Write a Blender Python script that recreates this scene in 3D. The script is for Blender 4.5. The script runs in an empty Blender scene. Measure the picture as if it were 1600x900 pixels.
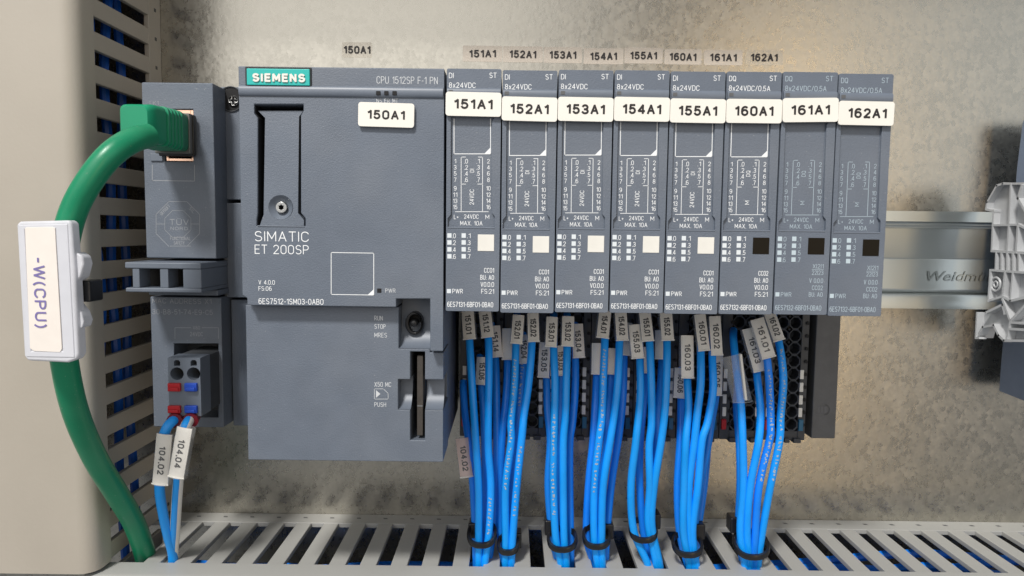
import bpy, bmesh, math, random
from mathutils import Vector, Matrix
random.seed(7)
sc = bpy.context.scene
COL = sc.collection
S = 0.001                      # everything below is measured in millimetres

# ------------------------------------------------------------------ camera
FPX, PITCH, ROLL, DIST = 1120.0, math.radians(4.6), math.radians(0.7), 265.0
cam_d = bpy.data.cameras.new('camera'); cam = bpy.data.objects.new('camera', cam_d); COL.objects.link(cam)
RM = Matrix.Rotation(math.pi/2-PITCH, 3, 'X') @ Matrix.Rotation(ROLL, 3, 'Z')
cam.matrix_world = Matrix.Translation((0, -DIST*S, 0)) @ RM.to_4x4()
cam_d.sensor_width = 36.0; cam_d.lens = 36.0*FPX/1600.0
cam_d.clip_start = 0.01; cam_d.clip_end = 50
sc.camera = cam

# ------------------------------------------------------------------ world and lamps
w = bpy.data.worlds.new('World'); sc.world = w; w.use_nodes = True
bg = w.node_tree.nodes['Background']; bg.inputs[0].default_value = (0.92, 0.95, 1.0, 1); bg.inputs[1].default_value = 0.28
def lamp(name, loc, target, sx, sy, power, color):
    d = bpy.data.lights.new(name, 'AREA'); d.shape = 'RECTANGLE'; d.size = sx; d.size_y = sy
    d.energy = power; d.color = color
    o = bpy.data.objects.new(name, d); COL.objects.link(o)
    o.location = loc
    o.rotation_euler = (Vector(target)-Vector(loc)).to_track_quat('-Z', 'Y').to_euler()
    return o
lamp('ceiling_lamp', (-0.42, -1.05, 1.25), (0, -0.05, 0), 0.24, 0.18, 28.0, (1.0, 0.97, 0.93))
lamp('room_lamp', (-0.75, -1.50, 0.62), (0, 0, 0), 2.1, 1.25, 10.0, (1.0, 0.97, 0.93))
lamp('right_fill_lamp', (1.35, -1.45, 0.42), (0.1, 0, 0), 1.4, 1.3, 3.4, (0.90, 0.96, 1.0))  # added cool fill that brightens the plate's reflection on the right
lamp('warm_lamp', (0.68, -1.70, -0.02), (0.09, 0, 0.0), 0.16, 1.10, 2.5, (1.0, 0.70, 0.36))
sc.view_settings.view_transform = 'Standard'; sc.view_settings.look = 'None'
sc.view_settings.exposure = 0.0; sc.view_settings.gamma = 1.0

# ------------------------------------------------------------------ measuring helpers (photo measure -> place in mm)
def ray(u, v): return RM @ Vector(((u-800)/FPX, -(v-450)/FPX, -1.0))
def P(u, v, Y):
    d = ray(u, v); t = (Y+DIST)/d.y
    return Vector((d.x*t, Y, d.z*t))
def PXP(u, v, X):
    d = ray(u, v); t = X/d.x
    return Vector((X, d.y*t-DIST, d.z*t))
def xz(pts, Y): return [(P(u, v, Y).x, P(u, v, Y).z) for u, v in pts]

# ------------------------------------------------------------------ materials
def mat(name, color, rough=0.5, metal=0.0, noise=0.0, nscale=300, bump=0.0, bscale=900, spec=0.5, coat=0.0, rvar=0.0, dust=0.0, vary=0.0):
    m = bpy.data.materials.new(name); m.use_nodes = True
    nt = m.node_tree; b = nt.nodes['Principled BSDF']
    b.inputs['Base Color'].default_value = (*color, 1); b.inputs['Roughness'].default_value = rough
    b.inputs['Metallic'].default_value = metal; b.inputs['Specular IOR Level'].default_value = spec
    b.inputs['Coat Weight'].default_value = coat
    tc = nt.nodes.new('ShaderNodeTexCoord')
    if noise or rvar:
        n = nt.nodes.new('ShaderNodeTexNoise'); n.inputs['Scale'].default_value = nscale; n.inputs['Detail'].default_value = 5
        nt.links.new(tc.outputs['Object'], n.inputs['Vector'])
        if noise:
            mr = nt.nodes.new('ShaderNodeMapRange'); mr.inputs[1].default_value = .3; mr.inputs[2].default_value = .7
            mr.inputs[3].default_value = 1-noise; mr.inputs[4].default_value = 1+noise
            mx = nt.nodes.new('ShaderNodeMix'); mx.data_type = 'RGBA'; mx.blend_type = 'MULTIPLY'; mx.inputs[0].default_value = 1
            mx.inputs[6].default_value = (*color, 1)
            nt.links.new(n.outputs['Fac'], mr.inputs[0]); nt.links.new(mr.outputs[0], mx.inputs[7])
            nt.links.new(mx.outputs[2], b.inputs['Base Color'])
        if rvar:
            mr2 = nt.nodes.new('ShaderNodeMapRange'); mr2.inputs[1].default_value = .3; mr2.inputs[2].default_value = .7
            mr2.inputs[3].default_value = rough-rvar; mr2.inputs[4].default_value = rough+rvar
            nt.links.new(n.outputs['Fac'], mr2.inputs[0]); nt.links.new(mr2.outputs[0], b.inputs['Roughness'])
    if dust:                         # pale dust specks and faint wiped smears
        src = b.inputs['Base Color'].links[0].from_socket if b.inputs['Base Color'].links else None
        n3 = nt.nodes.new('ShaderNodeTexNoise'); n3.inputs['Scale'].default_value = 1500; n3.inputs['Detail'].default_value = 2
        n4 = nt.nodes.new('ShaderNodeTexNoise'); n4.inputs['Scale'].default_value = 38; n4.inputs['Detail'].default_value = 6
        nt.links.new(tc.outputs['Object'], n3.inputs['Vector']); nt.links.new(tc.outputs['Object'], n4.inputs['Vector'])
        r3 = nt.nodes.new('ShaderNodeMapRange'); r3.inputs[1].default_value = .70; r3.inputs[2].default_value = .80; r3.inputs[3].default_value = 0; r3.inputs[4].default_value = .35*dust
        r4 = nt.nodes.new('ShaderNodeMapRange'); r4.inputs[1].default_value = .45; r4.inputs[2].default_value = .75; r4.inputs[3].default_value = 0; r4.inputs[4].default_value = .07*dust
        nt.links.new(n3.outputs['Fac'], r3.inputs[0]); nt.links.new(n4.outputs['Fac'], r4.inputs[0])
        ad = nt.nodes.new('ShaderNodeMath'); ad.operation = 'ADD'; nt.links.new(r3.outputs[0], ad.inputs[0]); nt.links.new(r4.outputs[0], ad.inputs[1])
        m4 = nt.nodes.new('ShaderNodeMix'); m4.data_type = 'RGBA'; m4.inputs[6].default_value = (*color, 1); m4.inputs[7].default_value = (.55, .53, .50, 1)
        if src: nt.links.new(src, m4.inputs[6])
        nt.links.new(ad.outputs[0], m4.inputs[0]); nt.links.new(m4.outputs[2], b.inputs['Base Color'])
    if vary:
        src = b.inputs['Base Color'].links[0].from_socket
        oi = nt.nodes.new('ShaderNodeObjectInfo'); hs = nt.nodes.new('ShaderNodeHueSaturation')
        r5 = nt.nodes.new('ShaderNodeMapRange'); r5.inputs[3].default_value = 1-vary; r5.inputs[4].default_value = 1+vary
        r6 = nt.nodes.new('ShaderNodeMapRange'); r6.inputs[3].default_value = .5-.03*vary; r6.inputs[4].default_value = .5+.03*vary
        nt.links.new(oi.outputs['Random'], r5.inputs[0]); nt.links.new(oi.outputs['Random'], r6.inputs[0])
        nt.links.new(r5.outputs[0], hs.inputs['Value']); nt.links.new(r6.outputs[0], hs.inputs['Hue']); nt.links.new(src, hs.inputs['Color'])
        nt.links.new(hs.outputs[0], b.inputs['Base Color'])
    if bump:
        n2 = nt.nodes.new('ShaderNodeTexNoise'); n2.inputs['Scale'].default_value = bscale; n2.inputs['Detail'].default_value = 3
        nt.links.new(tc.outputs['Object'], n2.inputs['Vector'])
        bp = nt.nodes.new('ShaderNodeBump'); bp.inputs['Strength'].default_value = bump; bp.inputs['Distance'].default_value = 0.0002
        nt.links.new(n2.outputs['Fac'], bp.inputs['Height']); nt.links.new(bp.outputs[0], b.inputs['Normal'])
    return m
GREY = mat('grey_plastic', (0.128, 0.152, 0.192), 0.50, noise=.05, nscale=120, bump=.5, bscale=2600, rvar=.07, dust=1.0)
GREY2 = mat('grey_plastic_smooth', (0.142, 0.166, 0.206), 0.40, noise=.04, nscale=200)
DARK = mat('anthracite_plastic', (0.050, 0.054, 0.060), 0.5, noise=.1, bump=.2)
BASEG = mat('dark_grey_plastic', (0.105, 0.107, 0.11), 0.5, noise=.1, bump=.2)
BLACK = mat('black_plastic', (0.010, 0.010, 0.011), 0.28)
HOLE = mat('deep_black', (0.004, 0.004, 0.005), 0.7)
WHITE = mat('white_plastic', (0.80, 0.78, 0.72), 0.45, noise=.03)
TAGM = mat('tag_white', (0.86, 0.83, 0.76), 0.42, noise=.02, nscale=60)
LEDM = mat('light_window_white', (0.72, 0.77, 0.80), 0.35)
LEDM2 = mat('light_window_bluish', (0.50, 0.60, 0.66), 0.35)
BROWN = mat('tab_black_brown', (0.009, 0.006, 0.002), 0.6, spec=.2)
INK = mat('white_print', (0.86, 0.88, 0.89), 0.6)
INKB = mat('bluish_print', (0.40, 0.48, 0.54), 0.6)
INKF = mat('faint_print', (0.30, 0.32, 0.35), 0.6)
INKK = mat('black_print', (0.015, 0.012, 0.012), 0.6)
INKP = mat('purple_print', (0.20, 0.17, 0.40), 0.6)
TEAL = mat('teal_enamel', (0.020, 0.46, 0.42), 0.35)
RED = mat('red_plastic', (0.48, 0.012, 0.02), 0.35)
MAROON = mat('dark_red_plastic', (0.18, 0.008, 0.02), 0.35)
BLUEP = mat('blue_plastic', (0.015, 0.075, 0.50), 0.35)
CYANP = mat('petrol_plastic', (0.015, 0.13, 0.24), 0.4)
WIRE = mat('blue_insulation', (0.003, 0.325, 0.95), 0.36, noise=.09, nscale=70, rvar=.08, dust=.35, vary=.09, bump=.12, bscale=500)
WIRE_SHADE = mat('blue_insulation_deep_shade', (0.002, 0.10, 0.50), 0.4, noise=.09, nscale=70, vary=.1)  # same blue wire, darkened: the shade inside the upright duct painted in
WIRED = mat('blue_insulation_shaded', (0.003, 0.23, 0.86), 0.38, noise=.09, nscale=70, dust=.3, vary=.10)  # darker wire blue; shade put into the colour, mostly for rear and duct wires
GREEN = mat('green_sheath', (0.004, 0.225, 0.105), 0.38, noise=.10, nscale=70, bump=.2, bscale=300, rvar=.08, dust=.8)
GREENP = mat('green_boot', (0.006, 0.27, 0.135), 0.42, noise=.05, nscale=100)
DUCT = mat('beige_duct_plastic', (0.43, 0.39, 0.33), 0.42, noise=.03, nscale=40, bump=.16, bscale=900, rvar=.05, dust=.6)
DUCTG = mat('grey_duct_plastic', (0.40, 0.40, 0.38), 0.42, noise=.04, nscale=40, bump=.12, bscale=900, rvar=.06, dust=.6)
TERM = mat('pale_grey_plastic', (0.50, 0.51, 0.52), 0.40, noise=.03)
DEVB = mat('blue_grey_plastic', (0.165, 0.21, 0.30), 0.45, noise=.04)
STEEL = mat('bright_steel', (0.52, 0.52, 0.51), 0.28, metal=1.0, noise=.1)
COPPER = mat('copper_contact', (0.95, 0.62, 0.45), 0.25, metal=1.0)
PAPER = mat('ivory_card', (0.83, 0.77, 0.71), 0.55, noise=.02)
INSERT = mat('marker_card', (0.80, 0.77, 0.71), 0.5, noise=.05, nscale=200)
PINKC = mat('pinkish_card', (0.66, 0.50, 0.46), 0.5, noise=.05, nscale=200)

def translucent(name, color, alpha, rough=.25):
    m = bpy.data.materials.new(name); m.use_nodes = True; nt = m.node_tree; b = nt.nodes['Principled BSDF']
    b.inputs['Base Color'].default_value = (*color, 1); b.inputs['Roughness'].default_value = rough
    b.inputs['Alpha'].default_value = alpha
    n = nt.nodes.new('ShaderNodeTexNoise'); n.inputs['Scale'].default_value = 150
    mr = nt.nodes.new('ShaderNodeMapRange'); mr.inputs[3].default_value = alpha*.85; mr.inputs[4].default_value = min(1, alpha*1.15)
    tc = nt.nodes.new('ShaderNodeTexCoord'); nt.links.new(tc.outputs['Object'], n.inputs['Vector'])
    nt.links.new(n.outputs['Fac'], mr.inputs[0]); nt.links.new(mr.outputs[0], b.inputs['Alpha'])
    return m
CLEAR = translucent('clear_sleeve', (0.75, 0.77, 0.78), 0.16, .12)
MILKY = translucent('milky_holder', (0.74, 0.75, 0.80), 0.80, .45)
STICK = translucent('thin_sticker', (0.86, 0.77, 0.67), 0.36, .45)
STICK2 = translucent('thin_sticker_worn', (0.82, 0.74, 0.62), 0.16, .5)

def galvanised():
    m = bpy.data.materials.new('galvanised_steel'); m.use_nodes = True; nt = m.node_tree; b = nt.nodes['Principled BSDF']
    L = nt.links.new; N = nt.nodes.new
    tc = N('ShaderNodeTexCoord')
    mp = N('ShaderNodeMapping'); mp.inputs['Scale'].default_value = (1, 1, 1.25); L(tc.outputs['Object'], mp.inputs['Vector'])
    n0 = N('ShaderNodeTexNoise'); n0.inputs['Scale'].default_value = 60; n0.inputs['Detail'].default_value = 4
    L(mp.outputs[0], n0.inputs['Vector'])
    mp2 = N('ShaderNodeMapping'); mp2.inputs['Scale'].default_value = (1.15, 1, 1.0); L(tc.outputs['Object'], mp2.inputs['Vector'])
    n1 = N('ShaderNodeTexNoise'); n1.inputs['Scale'].default_value = 640; n1.inputs['Detail'].default_value = 4; n1.inputs['Roughness'].default_value = .6
    L(mp2.outputs[0], n1.inputs['Vector'])
    ad = N('ShaderNodeVectorMath'); ad.operation = 'MULTIPLY_ADD'; ad.inputs[1].default_value = (.0045, .0045, .0045)
    L(n1.outputs['Color'], ad.inputs[0]); L(mp2.outputs[0], ad.inputs[2])
    v = N('ShaderNodeTexVoronoi'); v.inputs['Scale'].default_value = 420; L(ad.outputs[0], v.inputs['Vector'])
    sx = N('ShaderNodeSeparateColor'); L(v.outputs['Color'], sx.inputs[0])
    m1 = N('ShaderNodeMath'); m1.operation = 'MULTIPLY_ADD'; m1.inputs[1].default_value = .45; L(sx.outputs[0], m1.inputs[0]); L(n1.outputs['Fac'], m1.inputs[2])
    m2 = N('ShaderNodeMath'); m2.operation = 'MULTIPLY_ADD'; m2.inputs[1].default_value = .45; L(n0.outputs['Fac'], m2.inputs[0]); L(m1.outputs[0], m2.inputs[2])
    mr = N('ShaderNodeMapRange'); mr.inputs[1].default_value = .72; mr.inputs[2].default_value = 1.32; L(m2.outputs[0], mr.inputs[0])
    cr = N('ShaderNodeValToRGB')
    cr.color_ramp.elements[0].color = (0.425, 0.405, 0.355, 1); cr.color_ramp.elements[1].color = (0.525, 0.50, 0.44, 1)
    L(mr.outputs[0], cr.inputs[0]); L(cr.outputs[0], b.inputs['Base Color'])
    b.inputs['Metallic'].default_value = 1.0
    rr = N('ShaderNodeMapRange'); rr.inputs[3].default_value = .26; rr.inputs[4].default_value = .35
    L(mr.outputs[0], rr.inputs[0]); L(rr.outputs[0], b.inputs['Roughness'])
    nb = N('ShaderNodeTexNoise'); nb.inputs['Scale'].default_value = 430; nb.inputs['Detail'].default_value = 4; nb.inputs['Roughness'].default_value = .5
    L(mp2.outputs[0], nb.inputs['Vector'])
    bp = N('ShaderNodeBump'); bp.inputs['Strength'].default_value = .13; bp.inputs['Distance'].default_value = .0004
    L(nb.outputs['Fac'], bp.inputs['Height']); L(bp.outputs[0], b.inputs['Normal'])
    return m
GALV = galvanised()
RAILM = mat('zinc_rail', (0.58, 0.62, 0.61), 0.32, metal=1.0)

# ------------------------------------------------------------------ objects, parts, mesh builder
LOC = {}
def tag(o, label=None, cat=None, group=None, kind=None):
    if label: o['label'] = label
    if cat: o['category'] = cat
    if group: o['group'] = group
    if kind: o['kind'] = kind
    return o
def thing(name, loc, label, cat, group=None):
    o = bpy.data.objects.new(name, None); COL.objects.link(o)
    o.empty_display_size = .005
    o.location = Vector(loc)*S; LOC[o] = Vector(loc)
    return tag(o, label, cat, group)

class MB:
    def __init__(s): s.v = []; s.f = []
    def add(s, vs, fs):
        n = len(s.v); s.v += [Vector(q) for q in vs]; s.f += [tuple(i+n for i in f) for f in fs]; return s
    def box(s, x0, x1, y0, y1, z0, z1):
        return s.add([(x0,y0,z0),(x1,y0,z0),(x1,y1,z0),(x0,y1,z0),(x0,y0,z1),(x1,y0,z1),(x1,y1,z1),(x0,y1,z1)],
            [(0,3,2,1),(4,5,6,7),(0,1,5,4),(1,2,6,5),(2,3,7,6),(3,0,4,7)])
    def obox(s, c, a, b, n, la, lb, ln):          # oriented box: centre, three unit axes, three full lengths
        c, a, b, n = Vector(c), Vector(a)*la/2, Vector(b)*lb/2, Vector(n)*ln/2
        vs = [c+i*a+j*b+k*n for k in (-1, 1) for i, j in ((-1,-1),(1,-1),(1,1),(-1,1))]
        return s.add(vs, [(0,3,2,1),(4,5,6,7),(0,1,5,4),(1,2,6,5),(2,3,7,6),(3,0,4,7)])
    def bar(s, p, q, wid, dep, n):                # bar from p to q, wid across, dep along n (away from n side)
        p, q, n = Vector(p), Vector(q), Vector(n).normalized(); t = (q-p); l = t.length; t.normalize(); b = n.cross(t).normalized()
        return s.obox((p+q)/2-n*dep/2, t, b, n, l+wid*.9, wid, dep)
    def quad(s, a, b, c, d): return s.add([a, b, c, d], [(0, 1, 2, 3)])
    def rect(s, x0, x1, z0, z1, y): return s.quad((x0,y,z0),(x1,y,z0),(x1,y,z1),(x0,y,z1))
    def line(s, p, q, wid, y):
        p, q = Vector((p[0],0,p[1])), Vector((q[0],0,q[1])); t = (q-p).normalized(); b = Vector((-t.z,0,t.x))*wid/2; e = t*wid/2
        vs = [p-b-e, q-b+e, q+b+e, p+b-e]; return s.add([(a.x, y, a.z) for a in vs], [(0,1,2,3)])
    def tube(s, pts, r, n=10, flat=None, cap=True):
        pts = [Vector(p) for p in pts]; m = len(pts); base = len(s.v)
        rs = r if isinstance(r, (list, tuple)) else [r]*m
        t0 = (pts[1]-pts[0]).normalized(); ref = Vector((0,-1,0)) if abs(t0.y) < .9 else Vector((0,0,1))
        b = (ref - t0*ref.dot(t0)).normalized()
        for i in range(m):
            t = (pts[min(i+1,m-1)]-pts[max(i-1,0)]).normalized()
            b = (b - t*b.dot(t)).normalized(); c = t.cross(b)
            for k in range(n):
                a = 2*math.pi*k/n; fx = flat or 1
                s.v.append(pts[i]+(b*math.cos(a)*fx+c*math.sin(a))*rs[i])
        for i in range(m-1):
            for k in range(n):
                k2 = (k+1) % n
                s.f.append((base+i*n+k, base+i*n+k2, base+(i+1)*n+k2, base+(i+1)*n+k))
        if cap:
            s.f.append(tuple(base+k for k in range(n-1,-1,-1))); s.f.append(tuple(base+(m-1)*n+k for k in range(n)))
        return s
    def lathe(s, c, prof, n=20, axis='y'):        # prof: (radius, offset along +y)
        c = Vector(c); base = len(s.v)
        for r, o in prof:
            for k in range(n):
                a = 2*math.pi*k/n
                s.v.append(c+Vector((math.cos(a)*r, o, math.sin(a)*r)))
        for i in range(len(prof)-1):
            for k in range(n):
                k2 = (k+1) % n; s.f.append((base+i*n+k, base+(i+1)*n+k, base+(i+1)*n+k2, base+i*n+k2))
        s.f.append(tuple(base+k for k in range(n))); s.f.append(tuple(base+(len(prof)-1)*n+k for k in range(n)))
        return s
    def plate(s, outer, holes=(), y0=0.0, y1=1.0, back=True):   # prism of an (x,z) outline with holes, front y0, rear y1
        bm = bmesh.new(); es = []
        for loop in [outer]+list(holes):
            vs = [bm.verts.new((x, y0, z)) for x, z in loop]
            es += [bm.edges.new((vs[i], vs[(i+1) % len(vs)])) for i in range(len(vs))]
        bmesh.ops.triangle_fill(bm, use_beauty=True, use_dissolve=False, edges=es, normal=(0,-1,0))
        for f in bm.faces:
            if f.normal.y > 0: f.normal_flip()
        if y1 is not None:
            r = bmesh.ops.extrude_face_region(bm, geom=list(bm.faces), use_keep_orig=True)
            for g in r['geom']:
                if isinstance(g, bmesh.types.BMVert): g.co.y = y1
            bmesh.ops.recalc_face_normals(bm, faces=list(bm.faces))
        bm.verts.index_update()
        s.add([q.co.copy() for q in bm.verts], [tuple(q.index for q in f.verts) for f in bm.faces]); bm.free()
        return s
    def build(s, name, m, parent=None, bevel=0.0, smooth=False, seg=2, recalc=True):
        root = parent
        while root is not None and root.parent is not None: root = root.parent
        off = LOC.get(root, Vector((0,0,0))) if root else Vector((0,0,0))
        me = bpy.data.meshes.new(name)
        me.from_pydata([((q-off)*S)[:] for q in s.v], [], s.f)
        if recalc:
            bm = bmesh.new(); bm.from_mesh(me); bmesh.ops.recalc_face_normals(bm, faces=list(bm.faces)); bm.to_mesh(me); bm.free()
        me.materials.append(m)
        o = bpy.data.objects.new(name, me); COL.objects.link(o)
        if parent: o.parent = parent
        if smooth or bevel:
            me.polygons.foreach_set('use_smooth', [True]*len(me.polygons))
            me.set_sharp_from_angle(angle=math.radians(38))
        if bevel:
            b = o.modifiers.new('bevel', 'BEVEL'); b.width = bevel*S; b.segments = seg; b.limit_method = 'ANGLE'; b.angle_limit = math.radians(40)
            b.harden_normals = True
        return o
def children(o): return [c for c in bpy.data.objects if c.parent == o]
def copy_tree(o, parent=None, kids=None):
    c = o.copy(); COL.objects.link(c)
    if parent: c.parent = parent
    for ch in kids[o] if kids and o in kids else []: copy_tree(ch, c, kids)
    return c
def kidmap():
    d = {}
    for o in bpy.data.objects:
        if o.parent: d.setdefault(o.parent, []).append(o)
    return d
def rrect(x0, x1, z0, z1, r, n=4):
    pts = []
    for cx, cz, a0 in ((x1-r, z1-r, 0), (x0+r, z1-r, 90), (x0+r, z0+r, 180), (x1-r, z0+r, 270)):
        for k in range(n+1):
            a = math.radians(a0+90*k/n); pts.append((cx+r*math.cos(a), cz+r*math.sin(a)))
    return pts
def circ(x, z, r, n=16): return [(x+r*math.cos(2*math.pi*k/n), z+r*math.sin(2*math.pi*k/n)) for k in range(n)]
def spline(pts, per=6):
    pts = [Vector(p) for p in pts]; q = [2*pts[0]-pts[1]]+pts+[2*pts[-1]-pts[-2]]; out = []
    for i in range(1, len(q)-2):
        for k in range(per):
            t = k/per; a, b, c, d = q[i-1], q[i], q[i+1], q[i+2]
            out.append(.5*((2*b)+(c-a)*t+(2*a-5*b+4*c-d)*t*t+(3*b-a-3*c+d)*t**3))
    out.append(pts[-1]); return out

# ------------------------------------------------------------------ lettering
_TC = {}
def glyphs(txt, weight=0.0, shear=0.0):
    key = (txt, weight, shear)
    if key in _TC: return _TC[key]
    c = bpy.data.curves.new('t', 'FONT'); c.body = txt; c.size = 1; c.resolution_u = 3; c.offset = weight; c.fill_mode = 'FRONT'; c.shear = shear
    o = bpy.data.objects.new('t', c); COL.objects.link(o)
    me = bpy.data.meshes.new_from_object(o.evaluated_get(bpy.context.evaluated_depsgraph_get()))
    vs = [(q.co.x, q.co.y) for q in me.vertices]; fs = [tuple(p.vertices) for p in me.polygons]
    bpy.data.objects.remove(o); bpy.data.curves.remove(c); bpy.data.meshes.remove(me)
    x0 = min(a for a, b in vs); x1 = max(a for a, b in vs)
    _TC[key] = ([(a-x0, b) for a, b in vs], fs, x1-x0)
    return _TC[key]
CAPH = None
def put_solid_text(mb, txt, origin, right, up, cap, width=None, align='c', weight=0.0, shear=0.0, extrude=None):
    """origin = middle of the cap height at the aligned end; right/up are unit vectors; all mm"""
    global CAPH
    if CAPH is None: CAPH = max(b for a, b in glyphs('H')[0])
    vs, fs, wd = glyphs(txt, weight, shear)
    k = cap/CAPH; kx = (width/wd) if width else k*.84
    W = wd*kx; ox = {'l': 0, 'c': -W/2, 'r': -W}[align]
    right, up = Vector(right), Vector(up)
    pts = [Vector(origin)+right*(ox+a*kx)+up*(b*k-cap/2) for a, b in vs]
    # faces look to the side the text is read from
    mb.add(pts, fs)
    if extrude: 
        n = right.cross(up).normalized()
        mb.v[-len(pts):] = [q+n*extrude for q in pts]
# a plain stroke alphabet (cap height 1): every glyph is (width, [polylines])
def _arc(cx, cy, rx, ry, a0, a1, n=9):
    return [(cx+rx*math.cos(math.radians(a0+(a1-a0)*k/n)), cy+ry*math.sin(math.radians(a0+(a1-a0)*k/n))) for k in range(n+1)]
_O = _arc(.27, .72, .27, .28, 180, 0)+_arc(.27, .28, .27, .28, 0, -180)+[(0, .72)]
_P = [(0, 0), (0, 1), (.27, 1)]+_arc(.27, .735, .25, .265, 90, -90)+[(0, .47)]
_C = _arc(.28, .72, .28, .28, 15, 180)+_arc(.28, .28, .28, .28, 180, 345)
_6 = [[(.0, .32)]+_arc(.30, .62, .30, .38, 180, 52)]+[_arc(.27, .31, .27, .31, 180, 540, 16)]
_9 = [[(.54-a, 1-b) for a, b in pl] for pl in _6]
GL = {'0': (.54, [_O]), 'O': (.58, [[(a*1.08, b) for a, b in _O]]), '1': (.26, [[(.0, .78), (.10, .83), (.26, 1), (.26, 0)]]),
 '2': (.52, [_arc(.26, .73, .25, .27, 170, -38)+[(.0, .0), (.53, 0)]]),
 '3': (.52, [_arc(.25, .75, .24, .25, 160, -90)+[(.18, .5)], [(.18, .5), (.25, .5)]+_arc(.25, .25, .27, .25, 90, -160)]),
 '4': (.56, [[(.42, 0), (.42, 1), (.0, .27), (.57, .27)]]),
 '5': (.52, [[(.48, 1), (.08, 1), (.03, .5)]+_arc(.25, .32, .27, .32, 130, -158)]),
 '6': (.54, _6), '9': (.54, _9), '7': (.50, [[(0, 1), (.5, 1), (.30, .5), (.18, 0)]]),
 '8': (.54, [_arc(.27, .755, .225, .245, 90, 450, 16), _arc(.27, .26, .27, .26, 90, 450, 16)]),
 'A': (.60, [[(0, 0), (.30, 1), (.60, 0)], [(.10, .33), (.50, .33)]]),
 'B': (.52, [[(0, 0), (0, 1), (.26, 1)]+_arc(.26, .755, .22, .245, 90, -90)+[(0, .51)], [(.26, .51)]+_arc(.27, .255, .25, .255, 90, -90)+[(0, 0)]]),
 'C': (.54, [_C]), 'D': (.56, [[(0, 0), (0, 1), (.24, 1)]+_arc(.24, .70, .32, .30, 90, 0)+_arc(.24, .30, .32, .30, 0, -90)+[(0, 0)]]),
 'E': (.46, [[(.47, 1), (0, 1), (0, 0), (.47, 0)], [(0, .52), (.42, .52)]]), 'F': (.44, [[(.46, 1), (0, 1), (0, 0)], [(0, .5), (.40, .5)]]),
 'G': (.56, [_C+[(.56, .46), (.30, .46)]]), 'H': (.54, [[(0, 0), (0, 1)], [(.54, 0), (.54, 1)], [(0, .5), (.54, .5)]]), 'I': (.0, [[(0, 0), (0, 1)]]),
 'K': (.52, [[(0, 0), (0, 1)], [(.5, 1), (.0, .40)], [(.17, .58), (.54, 0)]]), 'L': (.42, [[(0, 1), (0, 0), (.43, 0)]]),
 'M': (.66, [[(0, 0), (0, 1), (.33, .25), (.66, 1), (.66, 0)]]), 'N': (.54, [[(0, 0), (0, 1), (.54, 0), (.54, 1)]]),
 'P': (.52, [_P]), 'Q': (.58, [[(a*1.08, b) for a, b in _O], [(.34, .22), (.60, -.05)]]), 'R': (.54, [_P, [(.27, .47), (.55, 0)]]),
 'S': (.54, [_arc(.27, .755, .25, .245, 28, 270, 12)+_arc(.27, .255, .27, .255, 90, -152, 12)[1:]]),
 'T': (.54, [[(0, 1), (.54, 1)], [(.27, 1), (.27, 0)]]), 'U': (.54, [[(0, 1)]+_arc(.27, .27, .27, .27, 180, 360)+[(.54, 1)]]),
 'V': (.56, [[(0, 1), (.28, 0), (.56, 1)]]), 'W': (.86, [[(0, 1), (.21, 0), (.43, 1), (.65, 0), (.86, 1)]]),
 'X': (.54, [[(0, 0), (.54, 1)], [(0, 1), (.54, 0)]]), 'Y': (.54, [[(0, 1), (.27, .45), (.54, 1)], [(.27, .45), (.27, 0)]]),
 'x': (.40, [[(0, 0), (.4, .68)], [(0, .68), (.4, 0)]]), '.': (.02, [[(0, .0), (.02, .0)]]), ':': (.02, [[(0, .05), (.02, .05)], [(0, .55), (.02, .55)]]),
 '-': (.26, [[(0, .42), (.26, .42)]]), '/': (.36, [[(0, -.06), (.36, 1.04)]]), '+': (.40, [[(0, .45), (.4, .45)], [(.2, .65), (.2, .25)]]), '|': (.0, [[(0, -.05), (0, 1.05)]]),
 '(': (.18, [_arc(.42, .45, .42, .72, 130, 230)]), ')': (.18, [_arc(-.24, .45, .42, .72, 50, -50)]),
 'Ü': (.54, [[(0, 1)]+_arc(.27, .27, .27, .27, 180, 360)+[(.54, 1)], [(.14, 1.17), (.16, 1.17)], [(.38, 1.17), (.40, 1.17)]]),
 ' ': (.22, [])}
def _split(pl):                 # cut a stroke at its sharp corners
    out, cur = [], [pl[0]]
    for i in range(1, len(pl)):
        cur.append(pl[i])
        if i < len(pl)-1:
            a = Vector(pl[i])-Vector(pl[i-1]); b = Vector(pl[i+1])-Vector(pl[i])
            if a.length > 1e-6 and b.length > 1e-6 and a.normalized().dot(b.normalized()) < .2: out.append(cur); cur = [pl[i]]
    out.append(cur); return out
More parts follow.
